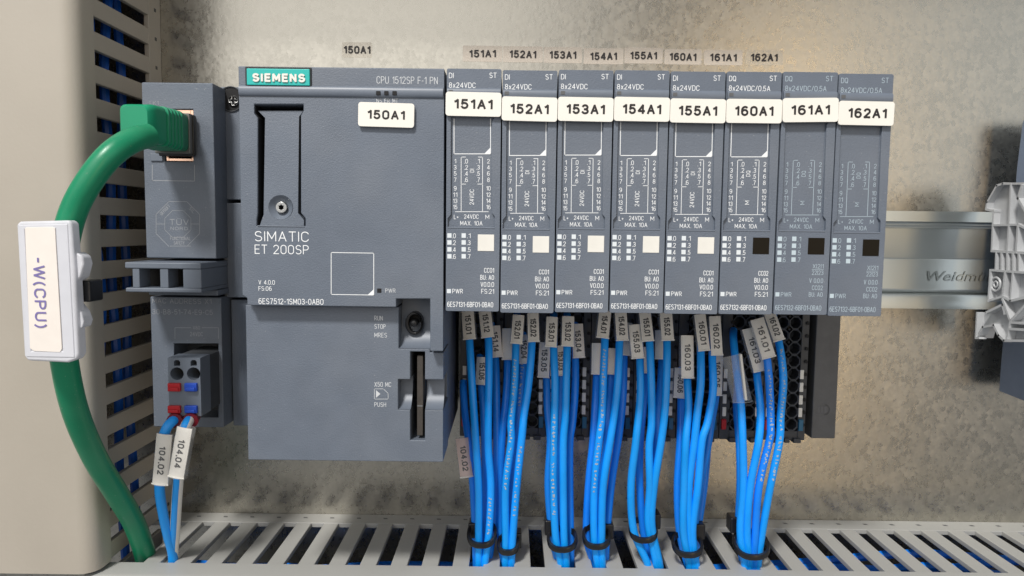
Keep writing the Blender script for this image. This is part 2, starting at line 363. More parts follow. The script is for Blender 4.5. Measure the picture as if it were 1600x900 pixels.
def put_text(mb, txt, origin, right, up, cap, width=None, align='c', weight=.13, shear=0.0, gap=None):
    """stroke lettering; origin = middle of the cap height at the aligned end; right/up unit vectors; all mm; weight is stroke width / cap height"""
    right, up = Vector(right), Vector(up); nrm = right.cross(up).normalized()
    sw = weight*cap; g = (gap if gap is not None else .16)+weight
    x = 0; items = []
    for ch in txt:
        wd, pls = GL[ch]; items += [[(x+a, b) for a, b in pl] for pl0 in pls for pl in _split(pl0)]; x += wd+g*(.75 if ch in '.' else 1)
    total = x-g
    ky = cap-sw
    kx = ((width-sw)/total) if width else ky*.92
    W = total*kx+sw; ox = {'l': sw/2, 'c': -W/2+sw/2, 'r': -W+sw/2}[align]
    o = Vector(origin)
    for si, pl in enumerate(items):
        pts = [(ox+a*kx, b*ky+sw/2-cap/2) for a, b in pl]
        pts = [p for i, p in enumerate(pts) if i == 0 or (abs(p[0]-pts[i-1][0])+abs(p[1]-pts[i-1][1])) > 1e-5]
        if len(pts) < 2: pts = [pts[0], (pts[0][0]+.001, pts[0][1])]
        closed = len(pts) > 3 and abs(pts[0][0]-pts[-1][0])+abs(pts[0][1]-pts[-1][1]) < 1e-4
        n = len(pts); L_, R_ = [], []
        for i in range(n):
            a = Vector(pts[i-1] if i > 0 else (pts[-2] if closed else pts[i])); c = Vector(pts[i]); b = Vector(pts[i+1] if i < n-1 else (pts[1] if closed else pts[i]))
            d1 = (c-a); d2 = (b-c)
            if d1.length < 1e-7: d1 = d2
            if d2.length < 1e-7: d2 = d1
            d1 = d1.normalized(); d2 = d2.normalized(); n1 = Vector((-d1.y, d1.x)); n2 = Vector((-d2.y, d2.x))
            m = n1+n2
            if m.length < .2: m = n1
            m = m.normalized(); k = sw/2/max(.5, m.dot(n1))
            e = Vector((0, 0))
            if not closed and i == 0: e = -d1*sw/2*(1 if n == 2 and (Vector(pts[1])-Vector(pts[0])).length < sw else .55)
            if not closed and i == n-1: e = d2*sw/2*(1 if n == 2 and (Vector(pts[1])-Vector(pts[0])).length < sw else .55)
            L_.append(c+e+m*k); R_.append(c+e-m*k)
        off = nrm*.003*(si % 3)
        mb.add([o+off+right*q.x+up*q.y for q in L_+R_], [(n+i, n+i+1, i+1, i) for i in range(n-1)])
RX, UZ = (1,0,0), (0,0,1)
def ptext(mb, txt, u, v, cap, Y, align='c', width=None, rot=0, weight=.105, yoff=.04, shear=0.0, turn=0.0):
    """text measured in photo pixels on the plane y=Y"""
    o = P(u, v, Y); h = P(u, v-cap/2, Y).z-P(u, v+cap/2, Y).z
    k = h/cap
    wd = width*k if width else None
    r, q = Vector(RX), Vector(UZ)
    if rot == 90: r, q = Vector((0,0,1)), Vector((-1,0,0))
    if rot == -90: r, q = Vector((0,0,-1)), Vector((1,0,0))
    if turn:
        R = Matrix.Rotation(math.radians(turn), 3, 'Y'); r, q = R @ r, R @ q
    o.y = Y-yoff
    put_text(mb, txt, o, r, q, h, wd, align, weight, shear)
def pline(mb, p, q, Y, wid=.16, yoff=.04): mb.line(xz([p], Y)[0], xz([q], Y)[0], wid, Y-yoff)
def prect(mb, u0, v0, u1, v1, y0, y1, Y):
    a, b = P(u0, (v0+v1)/2, Y), P(u1, (v0+v1)/2, Y); c, d = P((u0+u1)/2, v0, Y), P((u0+u1)/2, v1, Y)
    return mb.box(a.x, b.x, y0, y1, d.z, c.z)

# ------------------------------------------------------------------ the setting: galvanised plate
b = MB().box(-330, 420, 0, 2, -330, 300)
tag(b.build('mounting_plate', GALV), 'galvanised steel mounting plate behind everything', kind='structure')

# ------------------------------------------------------------------ mounting rail
rail = thing('mounting_rail', (60, 0, -9), 'shiny steel mounting rail with embossed lettering behind the modules', 'rail')
def rail_profile():
    pr = [(-7.5, 8.6), (-7.5, 4.9)]
    for k in range(1, 5): a = math.radians(22.5*k); pr.append((-7.5+1.3*math.sin(a)*.9+0, 4.9-1.3*(1-math.cos(a))))
    pr += [(-2.4, 3.5), (-1.5, 2.9), (-1.3, 2.0)]
    pr += [(-1.3, -8.2), (-1.15, -8.6), (-1.3, -9.0)]
    pr += [(-1.3, -19.6), (-1.6, -20.4), (-2.4, -20.9), (-6.2, -20.9), (-7.1, -21.3), (-7.5, -22.3), (-7.5, -26.4)]
    return pr
pr = rail_profile(); mb = MB(); n = len(pr)
vs = [(x, y, z) for x in (-112, 260) for y, z in pr] + [(x, y+.9, z-(.9 if 0 < i < n-1 and z > -9 and y < -1.6 and y > -7.4 else 0)) for x in (-112, 260) for i, (y, z) in enumerate(pr)]
fs = []
for i in range(n-1):
    fs += [(i, i+1, n+i+1, n+i), (2*n+i, 3*n+i, 3*n+i+1, 2*n+i+1)]
fs += [(0, n, 3*n, 2*n), (n-1, 3*n-1, 4*n-1, 2*n-1)]
mb.add(vs, fs).build('rail_profile', RAILM, rail, smooth=True)
mb = MB()
o = P(1448, 431, -1.3); o.y = -1.3
for k, e in enumerate((0.0, .18, .34)):
    q = o.copy(); q.y -= e
    put_solid_text(mb, 'Weidmüller', q, RX, UZ, 3.4, 31, 'l', weight=.02-.018*k, shear=.25)
mb.build('embossed_lettering', RAILM, rail, recalc=False)

# ------------------------------------------------------------------ cable ducts
ld = thing('cable_duct', (-128, 0, -100), 'upright beige slotted cable duct with a smooth cover at left', 'cable duct')
XD, YC, YF = -127.8, -53.0, -43.5
mb = MB()
pro = [(-330, YC), (XD-4.2, YC)]
for k in range(1, 6): a = math.radians(18*k); pro.append((XD+.8-5*(1-math.sin(a))+0, YC+5*(1-math.cos(a))))
pro.append((XD+.8, YF))
inn = [(x-1.2 if i else x, y+1.2 if i < len(pro)-2 else y+ (1.2 if i < len(pro)-1 else 0)) for i, (x, y) in enumerate(pro)]
ring = pro+inn[::-1]; nn = len(ring)
mb.add([(x, y, z) for z in (-107.0+.2, 230) for x, y in ring], [(i, (i+1) % nn, nn+(i+1) % nn, nn+i) for i in range(nn)])
vv = mb.v
# the cover runs on downwards in front of the lower duct
mb.build('cover', DUCT, ld, smooth=True)
YS0, YS1 = -8.6, YF-1.0
MB().box(XD-1.8, XD, YS0, 0, -107, 230).build('rear_strip', DUCT, ld, bevel=.25)
z0 = 63.2
zs = [z0-10.0*k for k in range(-16, 18)]
proto = None
for z in zs:                       # slot from z-4.3 to z, finger below it to z-10
    if proto is None:
        proto = MB().box(XD-1.8, XD, YS1-6, YS0+.02, z-10.0, z-4.4).build('slat', DUCT, ld, bevel=.35); pz = z
    else:
        c = proto.copy(); COL.objects.link(c); c.parent = ld; c.location = (0, 0, (z-pz)*S)
mb = MB()
for z in zs: mb.box(XD-.3, XD+.05, -4.6, -3.2, z-7.6, z-6.4)
mb.build('notch_marks', DARK, ld)
MB().box(-330, -326, -50, 0, -300, 230).box(-326, XD-2, -50, 0, 228, 230).build('far_wall', DUCT, ld)

bd = thing('cable_duct', (40, 0, -108), 'pale grey horizontal slotted cable duct below the modules', 'cable duct')
ZD, BYF = -108.4, -42.3
XL, XR = -127.0, 330
mb = MB().box(XL-6, XR, -8.5, 0, ZD-1.8, ZD).build('rear_strip', DUCTG, bd, bevel=.25)
mb = MB()
pro = [(BYF, ZD+.45)]
for k in range(0, 6): a = math.radians(18*k); pro.append((YC+3-3*math.sin(a), ZD+.45-3*(1-math.cos(a))))
pro.append((YC, -330))
inn = [(YC+1.3, -330)]+[(y+1.2 if z < ZD-2 else y+.6, z-1.2) for y, z in pro[-2:0:-1]]+[(BYF, ZD+.03)]
ring = pro+inn; nn = len(ring)
mb.add([(x, y, z) for x in (XL-4.5, XR) for y, z in ring], [(i, (i+1) % nn, nn+(i+1) % nn, nn+i) for i in range(nn)]+[tuple(range(nn)), tuple(range(2*nn-1, nn-1, -1))])
mb.build('cover', DUCTG, bd, smooth=True)
proto = None
SLX = 97.2                          # a slot's left edge; slots 4.6 wide, pitch 10
xs = [SLX+10*k for k in range(-22, 23)]
for x in xs:                        # finger right of the slot
    if proto is None:
        proto = MB().box(x+4.6, x+10, BYF-8, -8.52, ZD-1.8, ZD).build('slat', DUCTG, bd, bevel=.3); px_ = x
    else:
        c = proto.copy(); COL.objects.link(c); c.parent = bd; c.location = ((x-px_)*S, 0, 0)
mb = MB()
for x in xs: mb.add([(x+5.8, -4.4, ZD+.04), (x+7.4, -4.4, ZD+.04), (x+6.9, -3.3, ZD+.04), (x+5.5, -3.3, ZD+.04)], [(0, 1, 2, 3)])
mb.build('notch_marks', BASEG, bd)
MB().box(XL-6, XR, -50, 0, -182, -180).build('duct_floor', DUCTG, bd)

od = MB().box(-125, 330, -32, 0, 102, 104).box(-125, 330, -33, -32, 102, 160).build('overhead_shade_duct', DUCT, None, bevel=.6)  # out of view; guessed duct, its depth and height shaped to darken the plate's top
tag(od, 'unseen beige cable duct above the modules, shaped to darken the plate', kind='structure')

# blue wires lying inside the two ducts
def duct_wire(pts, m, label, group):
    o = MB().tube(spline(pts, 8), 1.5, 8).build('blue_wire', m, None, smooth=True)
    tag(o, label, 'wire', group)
rnd = random.Random(3)
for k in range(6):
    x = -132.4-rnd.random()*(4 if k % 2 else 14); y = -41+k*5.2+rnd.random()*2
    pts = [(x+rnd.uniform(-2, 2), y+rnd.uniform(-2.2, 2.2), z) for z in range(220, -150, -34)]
    duct_wire(pts, WIRE_SHADE, 'blue wire inside the upright duct, glimpsed through its slots', 'blue wires inside the upright duct')
for k in range(6):
    z = -114-rnd.random()*(5 if k % 2 else 14); y = -44+k*5.6
    pts = [(x, y+rnd.uniform(-2.5, 2.5), z+rnd.uniform(-3, 3)-(6 if x < 90 else 0)) for x in range(-120, 300, 38)]
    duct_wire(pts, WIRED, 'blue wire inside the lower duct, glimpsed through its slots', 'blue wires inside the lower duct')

# ------------------------------------------------------------------ stickers on the plate
STK = [('150A1', 558, 78, 47, 24, STICK2), ('151A1', 754, 84, 62, 25, STICK), ('152A1', 817, 85, 62, 25, STICK), ('153A1', 879.5, 86, 60, 25, STICK),
       ('154A1', 943, 88, 62, 25, STICK), ('155A1', 1005.5, 87, 60, 25, STICK), ('160A1', 1067, 89, 58, 24, STICK), ('161A1', 1130, 90, 60, 24, STICK), ('162A1', 1194, 90, 58, 24, STICK2)]
for i, (t, u, v, wd, hh, m) in enumerate(STK):
    c = P(u, v, 0); a = P(u-wd/2, v, 0).x; e = P(u+wd/2, v, 0).x; zt = P(u, v-hh/2, 0).z; zb = P(u, v+hh/2, 0).z
    lab = ('small faded sticker reading %s on the steel plate above the wide controller' if i == 0 else 'small beige sticker reading %s on the steel plate above the modules') % t
    st = thing('marker_sticker', (c.x, 0, c.z), lab, 'sticker', 'marker stickers on the steel plate')
    MB().plate(rrect(a, e, zb, zt, .5), (), -.12-.01*(i % 3), -.02).build('backing', m, st)
    mb = MB(); ptext(mb, t, u, v, 12.2, 0, width=43, weight=.205, yoff=.2, turn=[0, -1, 1, 0, -1, 0, 1, .5, 0][i]); mb.build('lettering', INKK, st, recalc=False)

# ------------------------------------------------------------------ narrow modules
X0, PITCHX, ZT, ZB, YM = -18.25, 14.93, 42.75, -22.2, -70.0
GW = 14.55
def module_print(kind):
    Y = YM; R = YM+.8
    mb = MB()
    T = lambda *a, **k: ptext(mb, *a, **k)
    di = kind == 'di'
    T('DI' if di else 'DQ', 701.5, 118, 8.4, Y, align='l', width=7.5 if di else 11)
    T('ST', 776, 118, 8.4, Y, align='r', width=11.5)
    T('8x24VDC' if di else '8x24VDC/0.5A', 701.5, 133, 8.4, Y, align='l', width=42.5 if di else 66)
    # code frame (the code itself is left out)
    if kind != 'dq2':
        pline(mb, (709.5, 186), (709.5, 240.5), R, .2); pline(mb, (709.5, 240.5), (766.5, 240.5), R, .2); pline(mb, (766.5, 240.5), (766.5, 186), R, .2)
        a, b2, c2 = (P(766.5, 230.5, R), P(756.5, 240.5, R), P(766.5, 240.5, R))
        mb.add([(q.x, R-.045, q.z) for q in (a, b2, c2)], [(0, 1, 2)])
    rows = [252, 261.6, 271.2, 281, 294.3, 304.3, 314, 323.6]
    for k, v in enumerate(rows):
        T(str(2*k+1), 711.3, v, 7, R, width=3.0 if k == 0 else (4.2 if k < 5 else 6.8)); T(str(2*k+2), 763.2, v, 7, R, width=4.2 if k < 4 else 7.0)
        if k < 4: T('.%d' % (2*k), 728.4, v, 7.2, R, width=5.6); T('.%d' % (2*k+1), 747.2, v, 7.2, R, width=5.2)
    T('DI' if di else 'DQ', 737.6, 266.7, 6.6, R, rot=90, width=5.5 if di else 9)
    if di: T('24VDC', 737.2, 308, 7, R, rot=90, width=24)
    else: T('M', 737.2, 312, 7, R, rot=90, width=6)
    for p, q in [((720.6, 245.5), (720.6, 329.6)), ((754, 245.5), (754, 329.6)), ((720.6, 245.5), (727.5, 245.5)), ((747.5, 245.5), (754, 245.5)),
                 ((720.6, 287.7), (727.5, 287.7)), ((746.5, 287.7), (754, 287.7)), ((711.7, 330.8), (763, 330.8))]: pline(mb, p, q, R, .15)
    T('L+', 713, 339, 6.8, R, width=7.5); T('24VDC', 736.5, 338.4, 6.8, R, width=23); T('M', 761.5, 339, 6.8, R, width=6); T('MAX. 10A', 736.5, 348.8, 7, R, width=35)
    for k in range(4):
        v = 368+k*10.8
        T('.%d' % (2*k), 709.4, v+.4, 7.4, Y, width=5.8); T('.%d' % (2*k+1), 732.6, v+.4, 7.4, Y, width=5.4)
    if kind == 'dq2':
        for v, t in [(433.5, 'V 0.0.0'), (444.5, 'CC02'), (455, 'BU: A0')]: T(t, 772, v, 7.4, Y, align='r', width=21.5 if t != 'CC02' else 17)
        T('X|2|1', 772, 411, 7, Y, align='r', width=17); T('22|23', 772, 421, 7, Y, align='r', width=18); pline(mb, (754, 416), (772, 416), Y, .12)
    else:
        for v, t, wd in [(422.5, 'CC01' if di else 'CC02', 15.5), (433.5, 'BU: A0', 21.5), (444.5, 'V0.0.0', 21), (455.3, 'FS:21', 20)]: T(t, 772, v, 7.6, Y, align='r', width=wd)
    T('PWR', 706.8, 454.8, 7.2, Y, align='l', width=16.5)
    T('6ES7131-6BF01-0BA0' if di else '6ES7132-6BF01-0BA0', 698.8, 475.3, 8.2, Y, align='l', width=71.5)
    return mb
def rl(pts): return xz(pts, YM)
def make_module(kind):
    root = thing('input_module' if kind == 'di' else 'output_module', (X0+GW/2, -22, ZB), 'x', 'electronic module')
    xa, xb = X0+.19, X0+.19+GW
    # front cover with the recessed diagram panel cut out of it
    rec = rl([(707, 176), (772, 176), (772, 185), (768.8, 190), (768.8, 333), (773, 338), (773, 355), (699.5, 355), (699.5, 341), (704.5, 335), (704.5, 190), (704.5, 182)])
    MB().plate(rrect(xa, xb, ZB, ZT, .45, 3), [rec], YM, YM+1.3).build('front_cover', GREY, root, bevel=.16)
    MB().box(xa+.12, xb-.12, YM+.8, -22.3, ZB+.1, ZT-.1).build('housing', GREY, root, bevel=.1)
    # rounded ridge under the header
    zc = P(738, 145, YM).z
    mb = MB(); pts = [(math.cos(math.radians(a))*1.25, math.sin(math.radians(a))*.75) for a in range(0, 181, 18)]
    n = len(pts); mb.add([(x, YM+.02-d, zc+c) for x in (xa+.15, xb-.15) for c, d in pts], [(i, i+1, n+i+1, n+i) for i in range(n-1)]+[tuple(range(n)), tuple(range(2*n-1, n-1, -1))])
    mb.build('ridge', GREY2, root, smooth=True)
    p = P(704.5, 143, YM); MB().box(p.x-.55, p.x+.55, YM-.8, YM, zc-.3, zc+.55).build('status_light', BASEG, root)
    z = P(736, 355.5, YM).z
    MB().box(P(699.5, 355, YM).x, P(773, 355, YM).x, YM-.12, YM+.6, z-.28, z+.1).build('ledge', GREY2, root, bevel=.1)
    led = LEDM if kind != 'dq2' else LEDM2; pr_ = None
    for k in range(4):
        for uu in (702.3, 724.6):
            v = 368+k*10.8
            if pr_ is None:
                pr_ = MB(); prect(pr_, uu-3.3, v-3.5, uu+3.3, v+3.5, YM-.05, YM+.5, YM); pr_ = pr_.build('status_light', led, root); c0 = P(uu, v, YM)
            else:
                c = pr_.copy(); COL.objects.link(c); c.parent = root; c.location = (P(uu, v, YM)-c0)*S
    mb = MB(); prect(mb, 698.4, 451.5, 704.6, 458, YM-.05, YM+.5, YM); mb.build('status_light', led, root)
    mb = MB(); prect(mb, 746.5, 366.5, 772, 392.3, YM-.12, YM+.5, YM); mb.build('colour_tab', WHITE if kind == 'di' else BROWN, root, bevel=.06)
    module_print(kind).build('printed_lettering', INK if kind != 'dq2' else INKB, root, recalc=False)
    return root
def name_tag(root, txt, cx, zc, x0, x1, hh, tw, cap, turn, off):
    mb = MB().plate(rrect(x0, x1, zc-hh/2, zc+hh/2, .75, 5), (), YM-1.15, YM-.55)
    R = Matrix.Rotation(math.radians(turn), 3, 'Y'); c = Vector((cx, 0, zc))
    for q in mb.v: q.xyz = (R @ (q-c))+c
    t = mb.build('name_tag', TAGM, root, bevel=.15)
    mb = MB(); put_text(mb, txt, (cx+off, YM-1.2, zc), R @ Vector(RX), R @ Vector(UZ), cap, tw, 'c', weight=.205)
    mb.build('lettering', INKK, t, recalc=False)
    return t
TAGS = ['151A1', '152A1', '153A1', '154A1', '155A1', '160A1', '161A1', '162A1']
TURN = [0.6, 0.8, 0.5, 0.4, 0.3, 0.0, -1.2, 0.5]
DZ = [1.0, 0.15, 0.0, 0.1, 0.0, 0.0, 0.35, -0.05]
protos = {k: make_module(k) for k in ('di', 'dq', 'dq2')}
KM = kidmap(); mods = []; seen = set()
for i, t in enumerate(TAGS):
    k = 'di' if i < 5 else ('dq' if i == 5 else 'dq2')
    if k in seen: r = copy_tree(protos[k], None, KM)
    else: r = protos[k]; seen.add(k)
    dy, dz = random.uniform(-.25, .15), [0, -.25, .05, .1, 0, .1, .2, -.05][i]
    base = Vector((X0+GW/2+i*PITCHX, -22+dy, ZB+dz)); r.location = base*S; mods.append((r, base))
    r['label'] = ('narrow grey module with white tag %s and white square' if i < 5 else 'narrow grey module with white tag %s and black square') % t
    r['group'] = 'narrow modules in the row'; r['category'] = 'electronic module'
for i, t in enumerate(TAGS):
    r, base = mods[i]; LOC[r] = Vector((X0+GW/2+i*PITCHX, -22, ZB))
    x0 = X0+i*PITCHX
    name_tag(r, t, x0+GW/2+.2, P(738, 168.5, YM).z+DZ[i]-.25, x0+.02, x0+PITCHX-.12, 6.3, 10.3, 2.65, TURN[i], -.1 if i < 7 else .2)

# ------------------------------------------------------------------ terminal bases under the modules
def make_base():
    r = thing('terminal_base', (X0+GW/2, 0, -71), 'x', 'terminal base')
    bx = X0+.9; mb = MB(); cw, chh = 4.25, 4.42; yF, yB = -22.0, -16.0
    for cx in (bx+5.6, bx+9.9):
        for k in range(11):
            cz = -65.7+chh*k
            oc = [(.42, 1), (1, .42), (1, -.42), (.42, -1), (-.42, -1), (-1, -.42), (-1, .42), (-.42, 1)]
            inner = [(cx+a*1.72, cz+c*1.82) for a, c in oc]; outer = [(cx+a*cw/2, cz+c*chh/2) for a, c in [(.42, 1), (1, .42), (1, -.42), (.42, -1), (-.42, -1), (-1, -.42), (-1, .42), (-.42, 1)]]
            vs = [(x, yF, z) for x, z in outer]+[(x, yF+.25, z) for x, z in inner]+[(x, yB, z) for x, z in inner]
            fs = [(j, (j+1) % 8, 8+(j+1) % 8, 8+j) for j in range(8)]+[(8+j, 8+(j+1) % 8, 16+(j+1) % 8, 16+j) for j in range(8)]+[tuple(range(16, 24))]
            mb.add(vs, fs)
    mb.build('terminal_grid', DARK, r, recalc=True)
    mb = MB().box(bx-.1, bx+3.4, -21.9, -8, -71.2, -18).box(bx+12.1, bx+14.7, -21.9, -8, -71.2, -18).box(bx+3.4, bx+12.1, -15.9, -8, -71.2, -18)
    mb.box(bx+3.4, bx+12.1, -21.95, -15.9, -71.2, -67.95)
    mb.build('housing', DARK, r, bevel=.25)
    mb = MB()
    for k in range(11):
        cz = -65.7+chh*k+chh/2
        mb.plate(circ(bx+7.75, cz, .42, 8), (), -22.06, -21.5)
        for x in (bx+3.3, bx+13.9): mb.plate(circ(x, cz-chh/2, .62, 8), (), -22.5, -21.5)
    mb.build('test_points', HOLE, r)
    pw = None
    for xx in (bx+1.3, bx+12.6):
        for k in range(1, 5):
            cz = -65.7+chh*k
            if pw is None:
                pw = MB().box(xx-.55, xx+.75, -22.3, -21.6, cz-1.7, cz+1.5).build('coding_tab', WHITE, r, bevel=.15); p0 = (xx, cz)
            else:
                c = pw.copy(); COL.objects.link(c); c.parent = r; c.location = Vector((xx-p0[0], 0, cz-p0[1]))*S
    MB().box(bx+.5, bx+2.2, -22.6, -21.6, -67.6, -64.0).build('coding_tab', RED, r, bevel=.2)['label'] = 'red coding tab'
    MB().box(bx+12.2, bx+13.8, -22.6, -21.6, -67.8, -63.8).build('coding_tab', CYANP, r, bevel=.2)['label'] = 'blue coding tab'
    MB().box(bx+3.2, bx+6.2, -23.2, -12, -71.9, -70.3).box(bx+7.4, bx+9.2, -23.0, -12, -71.9, -70.3).box(bx+10.4, bx+13, -23.2, -12, -71.9, -70.3).build('latch', DARK, r, bevel=.25)
    return r
b0 = make_base(); KM = kidmap()
for i, t in enumerate(TAGS):
    r = b0 if i == 0 else copy_tree(b0, None, KM)
    r.location = (Vector((X0+GW/2+i*PITCHX, 0, -71)))*S
    tag(r, 'black terminal base with wire holes under the module tagged %s' % t, 'terminal base', 'terminal bases under the modules')

em = thing('end_module', (108, 0, -70), 'plain dark grey end block at the right of the terminal bases', 'end block')
MB().box(104.3, 112.6, -21.5, -2, -70.6, 20).build('housing', BASEG, em, bevel=.4)
mb = MB()
c = P(1285, 640, -21.5)
for k in range(3): mb.rect(c.x-1.7+k*1.15, c.x-.9+k*1.15, c.z-1.1, c.z+1.1, -21.56)
for k in range(10):
    a, e = math.radians(-90+18*k), math.radians(-90+18*(k+1))
    mb.line((c.x+.9+math.cos(a)*1.5, c.z+math.sin(a)*1.7), (c.x+.9+math.cos(e)*1.5, c.z+math.sin(e)*1.7), .25, -21.56)
mb.line((c.x-2, c.z+1.6), (c.x+.9, c.z+1.7), .2, -21.56); mb.line((c.x-2, c.z-1.6), (c.x+.9, c.z-1.7), .2, -21.56)
mb.build('emblem', mat('grey_print', (0.13, 0.13, 0.135), .6), em, recalc=False)

# ------------------------------------------------------------------ the wide controller
cp = thing('controller_module', (-46, -8, -66), 'wide grey controller module with teal brand plate and memory card slot', 'controller')
XLc, XRc = -73.7, -18.75
q70 = lambda *pts: xz(pts, -70.0)
q66 = lambda *pts: xz(pts, -66.0)
z477 = P(530, 479, -70).z
outer = [(XLc, 42.75), (XRc, 42.75), (XRc, P(685, 549, -70).z), (P(672, 549, -70).x, P(672, 549, -70).z), (P(672, 467, -70).x, P(672, 467, -70).z),
         (P(619, 467, -70).x, P(619, 467, -70).z), (P(619, 480, -70).x, z477), (P(386, 477, -70).x, z477), (P(386, 466, -70).x, P(386, 466, -70).z), (XLc, P(378, 461, -70).z)]
hole = q70((397, 163), (474, 163), (474, 173), (470, 180), (470, 333), (477, 341), (477, 353.5), (401, 353.5), (401, 343), (402.5, 333), (402.5, 184), (397, 176))
MB().plate(outer, [hole], -70, -52).build('front_cover', GREY, cp, bevel=.3)
# header ridge
za = P(530, 143.5, -70).z
mb = MB(); pts = [(math.cos(math.radians(a))*1.45, math.sin(math.radians(a))*.8) for a in range(0, 181, 15)]
n = len(pts); mb.add([(x, -69.98-d, za+c) for x in (XLc+.25, XRc-.25) for c, d in pts], [(i, i+1, n+i+1, n+i) for i in range(n-1)]+[tuple(range(n)), tuple(range(2*n-1, n-1, -1))])
mb.build('ridge', GREY2, cp, smooth=True)
# brand plate
mb = MB(); prect(mb, 384, 105, 487, 137, -70.4, -69.5, -70); bp = mb.build('brand_plate', BLACK, cp, bevel=.15)
mb = MB(); prect(mb, 386.8, 108.2, 485, 134.2, -70.75, -70.2, -70); mb.build('enamel', TEAL, bp, bevel=.2)
mb = MB()
for k in range(6): ptext(mb, 'SIEMENS', 436, 121.8, 13.4, -70.75, width=84, weight=.27-.006*k, yoff=.06*k+.02)
mb.build('lettering', WHITE, bp, recalc=False)
# release clip
tongue = q70((399.5, 171.5), (472, 171.5), (465, 181), (465, 333), (474.5, 344), (474.5, 353), (405, 353), (411, 335), (411, 183))
cc = P(438.5, 324, -69.6); 
mb = MB().plate(tongue, [circ(cc.x, cc.z, 3.25, 20)], -70.0, -66.5)
zt_, zb_ = P(438, 171, -70).z, P(438, 353, -70).z
for v in mb.v: v.y += .25+1.3*(v.z-zb_)/(zt_-zb_)
cl = mb.build('release_clip', GREY, cp, bevel=.12)
mb = MB(); n = 20; base = 0
prof = [(3.3, -69.72), (2.7, -69.0), (2.0, -68.3), (1.6, -68.1)]
mb.lathe((cc.x, 0, cc.z), prof, 20); mb.f = mb.f[:-2]
mb.build('dish', GREY2, cl, smooth=True)
mb = MB().plate(circ(cc.x, cc.z, 1.55, 16), [[(cc.x+math.cos(t)*(.75 if k % 2 else .52), cc.z+math.sin(t)*(.75 if k % 2 else .52)) for k, t in [(k, 2*math.pi*k/12) for k in range(12)]]], -69.2, -67.4)
mb.build('screw', STEEL, cl, bevel=.15)
mb = MB(); prect(mb, 402, 352.6, 476.5, 354.4, -70.15, -69.2, -70); mb.build('ledge', GREY2, cl, bevel=.08)
def shade_sheet(ua, va, ub, vb, sgn):  # black sheets that paint shade onto the side walls of the clip pocket
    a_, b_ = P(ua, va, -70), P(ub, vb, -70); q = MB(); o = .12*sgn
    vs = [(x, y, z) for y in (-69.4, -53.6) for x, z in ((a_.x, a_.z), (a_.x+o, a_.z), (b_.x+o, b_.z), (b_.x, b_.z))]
    return q.add(vs, [(0, 1, 2, 3), (4, 7, 6, 5), (0, 4, 5, 1), (1, 5, 6, 2), (2, 6, 7, 3), (3, 7, 4, 0)]).build('pocket_shade', HOLE, cp)
shade_sheet(397.2, 163.5, 397.2, 176, 1); shade_sheet(397.2, 176, 402.4, 184, 1); shade_sheet(402.4, 184, 402.4, 333, 1); shade_sheet(402.4, 333, 401, 343, 1); shade_sheet(401, 343, 401, 353, 1); shade_sheet(470, 180, 470, 333, -1)
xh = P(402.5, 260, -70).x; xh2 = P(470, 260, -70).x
MB().box(P(392, 200, -70).x, P(480, 200, -70).x, -53.5, -52.5, zb_-2, zt_+3).build('pocket_shade', HOLE, cp)  # black sheet painting the shade behind the clip
for u in (592, 604.5, 617.3):
    mb = MB(); prect(mb, u-3.3, 143.2, u+3.3, 149.6, -71.0, -69.9, -70); mb.build('status_light', HOLE, cp, bevel=.08)
mb = MB(); prect(mb, 589.3, 450.8, 596, 457.5, -70.06, -69.6, -70); mb.build('status_light', HOLE, cp)
LOC[cp] = Vector((-46, -8, -66))
a, e = P(561, 180, -70), P(648, 180, -70)
nt_ = name_tag(cp, '150A1', (a.x+e.x)/2, a.z, a.x, e.x, 6.35, 10.0, 2.45, 1.1, 0)
# lower flap with switch recess, card slot and finger scoop
zT = z477-.35; X66 = lambda u, v: P(u, v, -66).x; Z66 = lambda u, v: P(u, v, -66).z
XLf, XRf = -74.35, -19.0
xS0, xS1 = X66(641, 620), X66(664, 620); xC = X66(622, 615); xT0, xT1 = X66(623, 510), X66(672, 510)
zS0, zS1 = Z66(652, 549.5), Z66(652, 688); zC0, zC1 = Z66(650, 593), Z66(650, 640.5); zTb = Z66(648, 545); zLb = Z66(680, 551)
fl = [(XLf, zT), (xT0, zT), (xT0, zTb), (xT1, zTb), (xT1, zLb), (XRf, zLb), (XRf, zC0), (xS1, zC0), (xS1, zS0), (xS0, zS0), (xS0, zC0), (xC, zC0), (xC, zC1), (xS0, zC1), (xS0, zS1), (xS1, zS1), (xS1, zC1), (XRf, zC1), (XRf, -65.9), (XLf, -65.9)]
MB().plate(fl, (), -66, -50).build('lower_flap', GREY, cp, bevel=.25)
def scoop(xa, xb, zt2, zb2, dep, name):
    prof = [(-66+dep*.15+dep*.85*math.cos(math.radians(a)), zb2+(zt2-zb2)*math.sin(math.radians(a))) for a in range(90, -1, -9)]
    prof = [(-66+dep-dep*(1-math.sin(math.radians(a))), zb2+(zt2-zb2)*(1-math.cos(math.radians(a)))) for a in range(90, -1, -9)]
    mb = MB(); n = len(prof)
    mb.add([(x, y, z) for x in (xa, xb) for y, z in prof]+[(x, y+1.0, z) for x in (xa, xb) for y, z in prof],
           [(i, i+1, n+i+1, n+i) for i in range(n-1)]+[(2*n+i, 3*n+i, 3*n+i+1, 2*n+i+1) for i in range(n-1)])
    return mb.build(name, GREY2, cp, smooth=True)
scoop(xC+.02, xS0, zC0, zC1+.05, 5.5, 'finger_scoop'); scoop(xS1, XRf-.15, zC0, zC1+.05, 5.5, 'finger_scoop')
scoop(xT0+.02, xT1-.02, zT+2.4, zTb+.05, 6.5, 'switch_recess')
